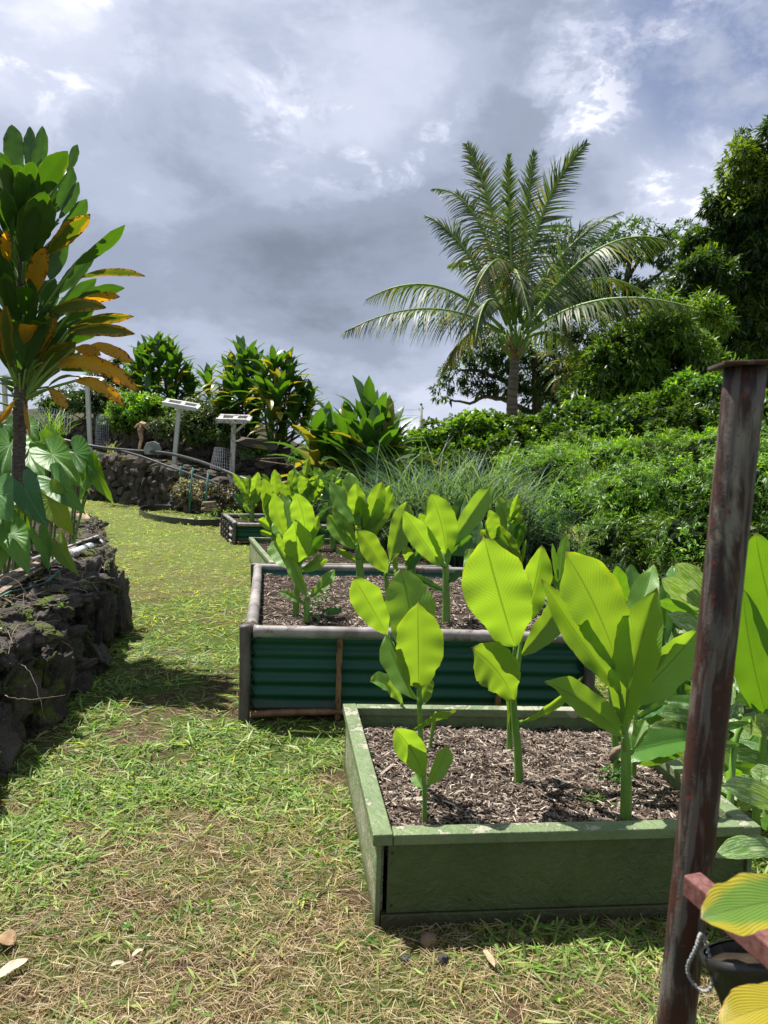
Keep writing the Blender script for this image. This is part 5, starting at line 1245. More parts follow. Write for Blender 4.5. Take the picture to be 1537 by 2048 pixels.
white_post('white post beside the upright wire roll', (181, 892), (175, 772), 18.0, top=(150, 196, (-8, -4), .3))
white_post('white post carrying a tilted slatted white tray, tallest of the four', (350, 914), (359, 815), 16.8, top=(324, 392, (-4, 8), .34))
white_post('peeling white post with a small board table top and side brace', (465, 948), (468, 846), 14.6, .10, top=(432, 494, (0, 2), .34), mat_='white_peel', braces=True)
def hose(label, pts, r, name='black_hose'):
    P_ = [U(*p) for p in pts]; out = []
    N = len(P_)
    for i in range(N-1):
        for q in range(6):
            t = q/6; p0 = P_[max(i-1, 0)]; p1 = P_[i]; p2 = P_[i+1]; p3 = P_[min(i+2, N-1)]
            out.append(.5*((2*p1)+(p2-p0)*t+(2*p0-5*p1+4*p2-p3)*t*t+(3*p1-p0-3*p2+p3)*t**3))
    out.append(P_[-1]); mb = MB(); mb.tube(out, r, 8); o = mb.obj(name, M['black_plastic'], None, True); tag(o, label, 'hose'); return o
hose('thick black hose draped along the crest of the stone wall', [(120, 878, 17.6), (190, 893, 17.2), (260, 901, 16.7), (330, 906, 16.2), (390, 920, 15.4), (440, 938, 14.6), (490, 958, 14.0), (530, 965, 13.9)], .034)
hose('thinner black hose sloping down across the face of the lower wall', [(225, 897, 17.0), (280, 912, 16.4), (340, 934, 15.7), (400, 954, 14.9), (440, 970, 14.2)], .026)
def edging():
    P_ = [G(x, y, .03) for x, y in ((470, 1048), (400, 1048), (340, 1043), (300, 1036), (281, 1028), (284, 1021), (305, 1018), (345, 1018), (400, 1021), (430, 1024))]
    out = []; N = len(P_)
    for i in range(N-1):
        for q in range(6):
            t = q/6; p0 = P_[max(i-1, 0)]; p1 = P_[i]; p2 = P_[i+1]; p3 = P_[min(i+2, N-1)]
            out.append(.5*((2*p1)+(p2-p0)*t+(2*p0-5*p1+4*p2-p3)*t*t+(3*p1-p0-3*p2+p3)*t**3))
    V = []; F = []
    for i, p in enumerate(out):
        tg = (out[min(i+1, len(out)-1)]-out[max(i-1, 0)]).normalized(); n = Vector((-tg.y, tg.x, 0))*.012
        V += [flat(p-n, -.02), flat(p-n, .10), flat(p+n, .10), flat(p+n, -.02)]
    for i in range(len(out)-1):
        for a, b in ((0, 1), (1, 2), (2, 3)): F.append((i*4+a, i*4+b, i*4+4+b, i*4+4+a))
    F += [(0, 1, 2, 3), (len(V)-4, len(V)-1, len(V)-2, len(V)-3)]
    o = add_obj('lawn_edging', mesh('lawn_edging', V, F, M['black_plastic'], False)); tag(o, 'curved black plastic edging set in the far lawn', 'edging')
    mb = MB(); q = [p+Vector((0, 0, .075)) for p in out]; mb.tube(q, .016, 6); ro = mb.obj('rolled_rim', M['black_plastic'], None, True); ro.parent = o
edging()
for (x0, y0, x1, y1, d_, lab) in ((361, 962, 362, 932, 14.6, 'short teal stake, left of three by the purple shrub'), (379, 1020, 386, 935, 13.6, 'tall teal stake, middle of three by the purple shrub'), (412, 1015, 417, 946, 13.5, 'teal stake, right of three by the purple shrub')):
    mb = MB(); b = U(x0, y0, d_); mb.tube([b-Vector((0, 0, .05)), U(x1, y1, d_)], .016, 7); o = mb.obj('garden_stake', M['teal'], None, True); tag(o, lab, 'stake', 'teal stakes by the purple shrub')
for i, (px, py) in enumerate(((416, 1019), (424, 1013), (419, 1007), (428, 1019))):
    c = U(px, py, 13.2); mb = MB(); mb.tube([c-Vector((.10, .04, 0)), c+Vector((.10, .06, .01))], .034, 9); o = mb.obj('log', M['twig'], None, True); tag(o, ('lowest front log', 'middle log', 'topmost log', 'lowest right log')[i]+' in the small pile under the purple shrub', 'log', 'small logs in the pile')
def wire_panel(label, P_, nx, ny, arch=0.0):
    """P_: four corner points bl br tr tl"""
    c = sum(P_, Vector())/4; mb = MB()
    def at(u, v):
        p = lerp(lerp(P_[0], P_[1], u), lerp(P_[3], P_[2], u), v)
        return p+Vector((0, -.14*math.sin(math.pi*u), 0))+Vector((0, 0, -arch*(2*abs(u-.5))**2.2*v))
    for i in range(nx+1): mb.tube([at(i/nx, q/4) for q in range(5)], .005, 4, False)
    for j in range(ny+1): mb.tube([at(q/8, j/ny) for q in range(9)], .005, 4, False)
    o = mb.obj('wire_panel', M['wire'], None); tag(o, label, 'wire mesh', 'wire mesh pieces leaning on the walls'); return o
wire_panel('arched wire mesh leaning on the wall right of the second white post', [U(191, 892, 17.4), U(217, 893, 17.4), U(218, 828, 17.7), U(193, 828, 17.7)], 9, 12, .08)
wire_panel('tilted wire mesh leaning left of the peeling white post', [U(421, 935, 14.6), U(460, 942, 14.6), U(458, 897, 14.9), U(430, 893, 14.9)], 9, 7, .02)
wire_panel('wire mesh roll in shade behind the taro, near the long grass', [U(62, 862, 15.6), U(140, 866, 15.6), U(142, 822, 15.9), U(70, 812, 15.9)], 16, 8, .06)
mb = MB(); c = U(305, 909, 16.4); V = []
sl_ = [(-.17, 0), (.17, 0), (.19, .12), (.14, .24), (.02, .29), (-.13, .25), (-.19, .12)]
V = [c+Vector((x, 0, z)) for x, z in sl_]+[c+Vector((x, .06, z)) for x, z in sl_]; n = len(sl_)
mb.add(V, [tuple(range(n)), tuple(range(2*n-1, n-1, -1))]+[(i, i+n, (i+1) % n+n, (i+1) % n) for i in range(n)]); o = mb.obj('grey_slab', M['grey_slab'], None, bevel=.01); tag(o, 'pale grey slab propped on the wall behind the thick hose', 'slab')
# pinkish flat stone
o = put(FAR_ST[2], 'flat_stone', U(512, 888, 16.6), None, (0, .1, .2), (.62, .3, .16)); tag(o, 'large flat rock under the tall ti shrubs', 'rock')
# dried hanging root
def dry_root():
    mb = MB(); a = [U(284, 848, 18.3), U(281, 862, 18.2), U(283, 880, 18.1), U(280, 898, 18.0)]
    mb.tube(a, [.07, .075, .05, .03], 8, jit=.7)
    mb.tube([U(284, 848, 18.3), U(292, 850, 18.2), U(297, 860, 18.2)], [.07, .06, .02], 6, jit=.5); mb.tube([U(283, 852, 18.3), U(276, 850, 18.2), U(270, 856, 18.2)], [.05, .04, .02], 6, jit=.5)
    o = mb.obj('dried_stump', M['tan_root'], None, False); tag(o, 'tan dried plant stump hanging over the stone wall', 'dried plant')
dry_root()
# white broken stick at the wall corner
mb = MB(); mb.tube([U(219, 848, 19.6), U(223, 838, 19.6), U(232, 834, 19.6)], .03, 6); o = mb.obj('bent_white_pipe', M['white_peel'], None, True); tag(o, 'bent whitish pipe end on top of the upper wall', 'pipe')
# utility pole and cables
t = thing('utility_pole', 'grey utility pole far off between the ti shrub and the hedge', 'utility pole', flat(U(843, 870, 60), -1))
mb = MB(); mb.tube([flat(U(843, 870, 60), -1), U(843, 812, 60)], [.17, .13], 10); mb.obj('pole', M['concrete'], t, True)
mb = MB(); mb.box(U(838, 818, 60), Vector((.4, 0, 0)), Vector((0, .1, 0)), Vector((0, 0, .1))); mb.obj('cross_arm', M['concrete'], t)
mb = MB(); mb.tube([U(843, 811, 60), U(843, 807, 60)], .09, 8); mb.obj('insulator', M['black_plastic'], t)
for i, (y0, y1, lab) in enumerate(((819, 822, 'upper power line running left from the utility pole'), (830, 838, 'lower power line running left from the utility pole'))):
    mb = MB(); mb.tube([U(843, y0, 60), U(700, (y0+y1)/2+3, 60), U(560, y1, 60), U(300, y1-30, 60)], .012, 4); o = mb.obj('power_line', M['black_plastic'], None); tag(o, lab, 'cable')
# ================================================================== ginger on the right
def ginger(label, base, d_, stems, leaves, group='ginger plants along the right side', name='ginger_plant', cat='ginger'):
    b = U(*base, d_); b.z = 0
    t = thing(name, label, cat, b, group); tops = []
    for pts in stems:
        P_ = [b+Vector((R.uniform(-.05, .05), R.uniform(-.05, .05), 0))]+[U(x, y, d_+dd) for x, y, dd in pts]; n = len(P_)
        stem_obj(t, P_, [.016-.009*i/(n-1) for i in range(n)]); tops += P_[1:]
    for L in leaves:
        bx, by, tx, ty, w, dt = L[:6]; o = L[6] if len(L) > 6 else {}
        A = U(bx, by, d_+o.get('db', 0)); B = U(tx, ty, d_+o.get('db', 0)+dt); k_ = d_/FPX
        me = leaf_mesh('leaf', A, B, w*k_*1.06, M[o.get('m', 'ginger')], o.get('up'), upv*(-o.get('by', 0)*k_)+rtv*(o.get('bx', 0)*k_), o.get('fold', .2), o.get('wave', .03), 20, 8, o.get('a', .6), o.get('b', .6), o.get('tw', R.uniform(-15, 15)), R.uniform(-15, 15), o.get('curl', .1))
        add_obj('leaf', me, t)
        if tops:
            sp = min(tops, key=lambda p: (p-A).length)
            if .02 < (sp-A).length < .6: stem_obj(t, [sp, sp.lerp(A, .5), A], [.007, .006, .004], 'leaf_stalk', M['stem'], 5)
    return t
GG = 'ginger_green'
ginger('striped ginger with white streaked leaves left of the rusty post', (1360, 1480), 3.9, [[(1360, 1330, 0), (1345, 1250, .05), (1335, 1200, .05)], [(1385, 1350, .1), (1410, 1280, .1)]],
    [(1410, 1222, 1322, 1156, 44, -.1, {'by': -10}), (1415, 1270, 1336, 1230, 34, -.12, {'by': -10}), (1395, 1238, 1314, 1203, 26, -.1, {'by': -14, 'm': GG}), (1330, 1288, 1333, 1150, 32, .1, {'m': GG}),
     (1310, 1262, 1296, 1175, 30, -.05, {'m': GG, 'tw': 10}), (1340, 1300, 1380, 1215, 34, .1, {}), (1360, 1340, 1310, 1290, 30, -.1, {}), (1420, 1200, 1350, 1128, 46, .0, {'by': -14}), (1400, 1330, 1310, 1370, 40, -.1, {'by': -20}), (1405, 1440, 1305, 1425, 34, -.1, {'by': -14}), (1385, 1378, 1290, 1409, 36, -.1, {'by': -12, 'm': GG}), (1351, 1417, 1278, 1450, 26, -.1, {'m': GG, 'by': -6}),
     (1380, 1462, 1300, 1455, 26, -.15, {'by': -10}), (1400, 1330, 1340, 1350, 40, -.1, {}), (1390, 1300, 1440, 1240, 50, .1, {}), (1420, 1420, 1350, 1400, 34, .1, {'by': -10}), (1380, 1400, 1430, 1330, 40, .1, {'m': GG}),
     (1335, 1330, 1290, 1260, 34, .2, {'m': GG}), (1350, 1200, 1345, 1130, 30, .15, {'m': GG}), (1365, 1260, 1330, 1180, 24, .1, {})]+[(R.uniform(1330, 1410), R.uniform(1240, 1440), R.uniform(1270, 1420), R.uniform(1170, 1380), R.uniform(34, 48), R.uniform(.0, .3), {'m': R.choice((GG, 'ginger')), 'by': -14, 'db': .15}) for _ in range(16)])
o = ginger('ginger leaf folded flat with a dried torn tip, pointing left over the bed', (1440, 1520), 2.75, [[(1470, 1490, .1), (1500, 1440, .1)]],
    [(1382, 1480, 1236, 1520, 62, -.05, {'m': GG, 'by': -14, 'fold': .5, 'tw': 20, 'a': .35, 'b': .3}), (1384, 1488, 1270, 1528, 26, .05, {'by': 16, 'tw': -40, 'm': GG}), (1390, 1482, 1480, 1490, 20, .05, {'m': GG}),
     (1300, 1495, 1238, 1512, 40, .02, {'m': GG, 'fold': .5}), (1246, 1500, 1220, 1522, 12, -.02, {'m': 'turmeric_old'}), (1500, 1445, 1400, 1470, 16, .02, {'m': GG, 'by': -6})])
mb = MB(); mb.tube([U(1244, 1494, 2.7), U(1232, 1500, 2.69), U(1222, 1514, 2.68), U(1226, 1526, 2.68)], [.008, .014, .012, .004], 7, jit=.5); tp_ = mb.obj('dried_tip', M['twig'], o, True)
ginger('row of short upright ginger shoots behind the bushy turmeric', (1240, 1300), 5.2, [[(1240, 1240, 0), (1242, 1200, 0)], [(1268, 1250, 0), (1268, 1200, 0)]],
    [(1250, 1206, 1233, 1130, 30, -.1, {'m': GG, 'tw': 0}), (1268, 1205, 1262, 1127, 32, .1, {'m': GG, 'tw': 0}), (1244, 1215, 1243, 1185, 10, 0, {'m': 'turmeric'}), (1275, 1260, 1300, 1190, 30, .1, {'m': GG}), (1240, 1250, 1205, 1190, 24, .1, {'m': GG}), (1222, 1260, 1235, 1200, 26, .1, {'m': GG})])
ginger('slender ginger spears standing behind the largest round turmeric leaf', (1125, 1220), 6.0, [[(1122, 1180, 0), (1120, 1160, 0)], [(1150, 1180, 0), (1158, 1140, 0)]],
    [(1120, 1162, 1132, 1066, 26, .05, {'m': GG}), (1116, 1165, 1105, 1085, 11, 0, {'m': GG}), (1150, 1140, 1165, 1091, 12, 0, {'m': GG}), (1150, 1150, 1190, 1118, 16, .1, {}), (1158, 1145, 1200, 1145, 16, .1, {'by': -5}), (1130, 1170, 1180, 1130, 18, .05, {}), (1140, 1190, 1100, 1150, 20, .1, {'m': GG})])
ginger('tall ginger with big glossy leaves at the right edge behind the post', (1540, 1560), 2.9, [[(1530, 1440, 0), (1545, 1350, 0), (1560, 1250, 0)], [(1520, 1500, .1), (1480, 1430, .1)]],
    [(1536, 1438, 1486, 1176, 78, -.12, {'m': GG, 'tw': 0, 'tw2': 0, 'bx': -16}), (1570, 1310, 1512, 1066, 92, -.2, {'m': GG, 'by': -40, 'bx': -20}), (1552, 1300, 1560, 1100, 70, .1, {'m': GG}), (1545, 1400, 1500, 1260, 50, .2, {'m': GG}), (1560, 1220, 1466, 1150, 60, .25, {'by': -24}), (1560, 1330, 1462, 1290, 46, .15, {'by': -18}), (1560, 1530, 1450, 1500, 44, .1, {'by': -18}), (1550, 1580, 1470, 1620, 38, .2, {'by': -14}),
     (1535, 1472, 1478, 1444, 34, -.1, {'by': -12}), (1540, 1462, 1510, 1430, 30, -.1, {'by': -6}), (1500, 1480, 1455, 1440, 30, .1, {'by': -8}), (1545, 1500, 1460, 1480, 34, .1, {'by': -16, 'm': GG}), (1540, 1380, 1470, 1400, 36, .2, {'m': GG}), (1500, 1400, 1470, 1300, 34, .3, {'m': GG}), (1520, 1420, 1560, 1330, 44, .2, {'m': GG})])
ginger('low ginger with glossy white striped leaves right of the nearest bed', (1570, 1780), 2.35, [[(1570, 1700, 0), (1572, 1620, 0)]],
    [(1560, 1615, 1444, 1572, 52, -.1, {'by': -20, 'tw': 10}), (1562, 1700, 1430, 1716, 46, -.1, {'by': -30, 'tw': 20}), (1570, 1560, 1500, 1540, 40, .2, {}), (1570, 1640, 1600, 1500, 50, 0, {'m': GG}), (1568, 1660, 1520, 1640, 34, .2, {'m': GG})])
for i, (bx, by, d0, lab) in enumerate(((1450, 1420, 3.6, 'shaded ginger in the gap just right of the rusty post'), (1500, 1560, 3.2, 'dark ginger low behind the striped leaves on the right'), (1430, 1300, 4.4, 'dense ginger filling the background behind the rusty post'))):
    lv = []
    for q in range(16):
        a = R.uniform(-1.5, 1.5); ln = R.uniform(80, 130)*3/d0; x0 = bx+R.uniform(-45, 45); y0 = by+R.uniform(-50, 50)
        lv.append((x0, y0, x0+math.sin(a)*ln, y0-math.cos(a)*ln*.7, R.uniform(24, 40)*3/d0, R.uniform(-.3, .3), {'m': R.choice((GG, 'ginger', GG)), 'by': -14, 'db': R.uniform(-.15, .25)}))
    ginger(lab, (bx, by+80), d0, [[(bx, by+20, 0), (bx+10, by-40, 0)], [(bx-20, by, .1), (bx-35, by-50, .1)]], lv)
# ================================================================== rusty post, bar and hanging pot
def rusty():
    d0 = 1.15; tp = U(1492, 736, d0); bt = U(1352, 2048, d0+.03); ax = (bt-tp).normalized(); ground_p = tp+ax*((tp.z+.02)/-ax.z)
    t = thing('rusty_post', 'leaning rusty steel post with flat cap plate in the right foreground', 'post', (ground_p.x, ground_p.y, 0))
    mb = MB(); n = 30; mb.tube([tp.lerp(ground_p, i/n) for i in range(n+1)], [.0300+.0002*math.sin(i*2.1) for i in range(n+1)], 28); mb.obj('pipe', M['rust'], t, True)
    mb = MB(); c = tp-ax*.001; a = Vector((.088, -.012, .004)); b = Vector((.012, .088, 0)); mb.box(c-a/2-b/2, a, b, -ax*.006); mb.obj('cap_plate', M['rust'], t, bevel=.0015)
    p0 = U(1383, 1768, 1.10); p1 = U(1640, 1985, .88); dx = p1-p0; mb = MB(); sd = dx.cross(Vector((0, 0, 1))).normalized()*.032; mb.box(p0-sd*.5-Vector((0, 0, .016)), dx, sd, Vector((0, 0, .034))); mb.obj('cross_bar', M['mauve_steel'], t, bevel=.003)
rusty()
def pot():
    c = U(1500, 1900, 1.06); dn = U(1540, 2060, 1.02)-c
    t = thing('hanging_pot', 'dark plastic plant pot with a wire loop tied below the rusty bar', 'plant pot', c)
    ax = dn.normalized(); e1 = ax.orthogonal().normalized(); e2 = ax.cross(e1); prof_ = [(0, .066), (0, .072), (.014, .072), (.016, .067), (.12, .050), (.12, .046), (.02, .060), (.002, .062)]
    V = []; F = []; N = 36
    for h_, r_ in prof_:
        for i in range(N): a = 2*math.pi*i/N; V.append(c+ax*h_+(e1*math.cos(a)+e2*math.sin(a))*r_)
    for j in range(len(prof_)-1):
        for i in range(N): F.append((j*N+i, j*N+(i+1) % N, (j+1)*N+(i+1) % N, (j+1)*N+i))
    add_obj('pot', mesh('pot', V, np.array(F), M['black_plastic']), t)
    V = [c+ax*.012]; 
    for i in range(N): a = 2*math.pi*i/N; V.append(c+ax*.014+(e1*math.cos(a)+e2*math.sin(a))*.0615)
    add_obj('potting_soil', mesh('potting_soil', V, [(0, 1+i, 1+(i+1) % N) for i in range(N)], M['litter']), t)
    # pale braided wire loop
    q = U(1400, 1925, 1.06); mb = MB(); pts = []
    for i in range(121):
        a = 2*math.pi*i/120; p = q+rtv*(.016*math.cos(a))+upv*(.040*math.sin(a))+Vector((0, .012*math.sin(a*2), 0)); f = a*34
        pts.append(p+rtv*(.0014*math.cos(f))+Vector((0, .0014, 0))*math.sin(f))
    mb.tube(pts, .0022, 6); mb.obj('wire_loop', M['grey_slab'], t, True)
pot()
def pot_plant():
    b = U(1560, 1930, .97); t = thing('potted_ginger', 'foreground leaves of green and yellow growing from the hanging pot', 'potted plant', b)
    b2 = U(1640, 1880, .93); stem_obj(t, [U(1520, 1915, 1.06), b2, U(1680, 1800, .9)], [.006, .005, .004])
    for (bx, by, tx, ty, w, dt, mm, o) in ((1640, 1795, 1402, 1838, 118, -.03, 'ti_leaf_y', {'by': -18}), (1640, 2010, 1438, 2052, 96, -.03, 'y', {'by': -34}), (1660, 1900, 1600, 1990, 60, 0, 'g', {})):
        A = U(bx, by, .88); B = U(tx, ty, .88+dt); k_ = .88/FPX
        mat_ = M['near_green'] if mm != 'y' else M['near_yellow']
        add_obj('leaf', leaf_mesh('leaf', A, B, w*k_, mat_, (Vector((-.1, -.55, 1))).normalized(), upv*(-o['by']*k_) if 'by' in o else (0, 0, 0), .12, .02, 24, 10, .5, .42), t)
M['near_green'] = leaf_mat('yellow_rimmed_leaf', (.12, .22, .035), (.20, .34, .015), .35, .35, veins=10, vdark=.9, edge=((.42, .36, .03), (.5, .42, .015), .86), slope=9)
M['near_yellow'] = leaf_mat('yellowed_leaf', (.44, .36, .03), (.5, .4, .015), .35, .4, veins=10, vdark=.9, edge=((.70, .36, .04), (.8, .4, .02), 1.2), slope=9)
pot_plant()
# ================================================================== things lying on the near wall
def litter():
    a = G(22, 1160, .55); b = G(200, 1093, .55); mb = MB()
    mb.tube([a-(b-a)*.25+Vector((0, 0, .02)), a+Vector((0, 0, .02)), b+Vector((0, 0, .03))], .036, 16); o = mb.obj('plastic_pipe', M['pvc'], None, True); tag(o, 'whitish plastic pipe lying on the wall under the taro', 'pipe')
    for i, (x0, y0, x1, y1, w, lab) in enumerate(((-20, 1205, 150, 1098, .045, 'grey weathered lath alongside the white pipe'), (60, 1130, 196, 1080, .03, 'thin silvery lath behind the white pipe'), (-10, 1180, 90, 1135, .06, 'broad brown lath at the left frame edge'))):
        a = G(x0, y0, .57); b = G(x1, y1, .57); t = (b-a); s = t.cross(Vector((0, 0, 1))).normalized()*w; mb = MB(); mb.box(a-s/2+Vector((0, 0, .02+.015*i)), t, s, Vector((0, 0, .01))); o = mb.obj('wood_lath', M['twig'] if i != 1 else M['grey_slab'], None, bevel=.002); tag(o, lab, 'lath')
    pts = [G(x, y, .57) for x, y in ((-30, 1222), (20, 1198), (60, 1183), (95, 1172), (118, 1155), (138, 1142))]
    V = []; F = []
    for i, p in enumerate(pts):
        t = (pts[min(i+1, 5)]-pts[max(i-1, 0)]).normalized(); s = t.cross(Vector((0, 0, 1))).normalized()*.016; z = Vector((0, 0, .03+.012*math.sin(i*2)))
        V += [p-s+z, p+s+z+Vector((0, 0, .012)), p+s+z+Vector((0, 0, .004)), p-s+z-Vector((0, 0, .006))]
    for i in range(5):
        for a, b in ((0, 1), (1, 2), (2, 3), (3, 0)): F.append((i*4+a, i*4+b, i*4+4+b, i*4+4+a))
    F += [(3, 2, 1, 0), (20, 21, 22, 23)]
    o = add_obj('green_strap', mesh('green_strap', V, F, M['teal_strap'], False)); tag(o, 'faded green strap lying across the mossy wall top', 'strap')
    rs = random.Random(9); mb = MB()
    for i in range(520):
        s = rs.uniform(.8, 8); p, t = along(WP, s); n = Vector((-t.y, t.x)); q = rs.uniform(.05, .9); an = rs.uniform(0, 6.28); L = rs.uniform(.05, .28)
        a = Vector((p.x+n.x*q, p.y+n.y*q, .58+rs.uniform(-.02, .03))); d_ = Vector((math.cos(an), math.sin(an), rs.uniform(-.15, .12))); md = a+d_*L*.5+Vector((0, 0, rs.uniform(0, .03)))
        mb.tube([a, md, a+d_*L-Vector((0, 0, rs.uniform(0, .06)))], [.0022, .002, .0012], 4, False)
    o = mb.obj('dry_stems', M['twig'], None, False, kind='stuff'); tag(o, 'dry grass stems and twigs littering the wall top', 'litter')
    # long dry stems trailing down the wall face
    for i, (pts_, lab) in enumerate((([(20, 1330, 3.5), (60, 1335, 3.4), (92, 1380, 3.35), (90, 1440, 3.3)], 'long pale dry stem trailing down the face of the near wall'), ([(28, 1210, 4.2), (70, 1240, 3.9), (108, 1262, 3.8), (150, 1300, 3.9)], 'straight dry stick lying toward the wall edge'), ([(0, 1165, 4.4), (26, 1150, 4.4), (52, 1185, 4.3), (72, 1215, 4.3)], 'arched brown dead stalk over the green strap'), ([(10, 1390, 3.2), (50, 1400, 3.2), (90, 1360, 3.25), (130, 1390, 3.3)], 'wiry dry stem looping on the shaded wall face'))):
        mb = MB(); P_ = [U(*p) for p in pts_]; q_ = [bez(P_[0], P_[1]*1.6-P_[0]*.3-P_[3]*.3, P_[3], i/14)+Vector((R.uniform(-1, 1), R.uniform(-1, 1), R.uniform(-1, 1)))*.004 for i in range(15)]; mb.tube(q_, [.0024-.0001*i for i in range(15)], 5); o = mb.obj('dry_stalk', M['twig'], None, True); tag(o, lab, 'dry stalk')
litter()
def small_plants():
    rs = np.random.RandomState(3)
    def sprig(name, lab, cat, P0, h, n, L, Wd, cols, mat_='foliage_dull'):
        P = np.array([[p.x, p.y, p.z+rs.rand()*h] for p in P0 for _ in range(n)]); D = rs.normal(size=P.shape)*.6+np.array([0, 0, 1]); D /= np.linalg.norm(D, axis=1, keepdims=True)
        P[:, :2] += rs.normal(size=(len(P), 2))*L*1.2
        o = add_obj(name, leaves_mesh(name, P, D, 4, L, Wd, .2, cols, M[mat_], 4)); tag(o, lab, cat, None, 'stuff' if len(P0) > 4 else None); return o
    wp = []
    for i in range(70):
        p, t = along(WP, rs.uniform(1.0, 8.5)); n = Vector((-t.y, t.x)); q = rs.uniform(.0, .5); wp.append(Vector((p.x+n.x*q, p.y+n.y*q, .56)))
    sprig('moss_and_seedlings', 'tiny green seedlings and moss along the top of the near wall', 'ground cover', wp, .02, 6, .016, .010, LG)
    sprig('seedling', 'tiny bright weed in the mulch left of the bushy turmeric', 'weed', [G(1178, 1602, .225), G(1184, 1596, .225)], .01, 6, .022, .010, LG)
    sprig('clover_weed', 'little round leaved weed at the foot of the stem pair', 'weed', [G(1228, 1560, .235), G(1234, 1552, .235)], .05, 12, .018, .016, [(.05, .14, .02)])
    sprig('heart_leaf_weed', 'low heart leaved weed by the front bamboo rail', 'weed', [G(648, 1240, .46), G(662, 1238, .46)], .02, 3, .055, .045, [(.06, .16, .04)])
    sprig('weed', 'feathery weed beside the small three leaved turmeric', 'weed', [G(628, 1222, .46), G(636, 1212, .46), G(626, 1205, .46)], .08, 8, .03, .018, [(.07, .15, .04)])
small_plants()
# ================================================================== lawn
def in_poly(x, y, poly):
    r = np.zeros(len(x), bool); j = len(poly)-1
    for i in range(len(poly)):
        xi, yi = poly[i]; xj, yj = poly[j]
        c = ((yi > y) != (yj > y)) & (x < (xj-xi)*(y-yi)/(yj-yi+1e-12)+xi); r ^= c; j = i
    return r
def vn(x, y, s, seed):
    """cheap vectorised value noise"""
    rs = np.random.RandomState(seed); T = rs.rand(64, 64); X = x*s+17.3; Y = y*s+9.1; xi = np.floor(X).astype(int); yi = np.floor(Y).astype(int); fx = X-xi; fy = Y-yi; fx = fx*fx*(3-2*fx); fy = fy*fy*(3-2*fy)
    g = lambda a, b: T[a % 64, b % 64]
    return (g(xi, yi)*(1-fx)+g(xi+1, yi)*fx)*(1-fy)+(g(xi, yi+1)*(1-fx)+g(xi+1, yi+1)*fx)*fy
def fbm(x, y, s, seed): return (vn(x, y, s, seed)*.55+vn(x, y, s*2.1, seed+1)*.28+vn(x, y, s*4.3, seed+2)*.17)
def pxw(px, py): g = G(px, py); return g.x, g.y
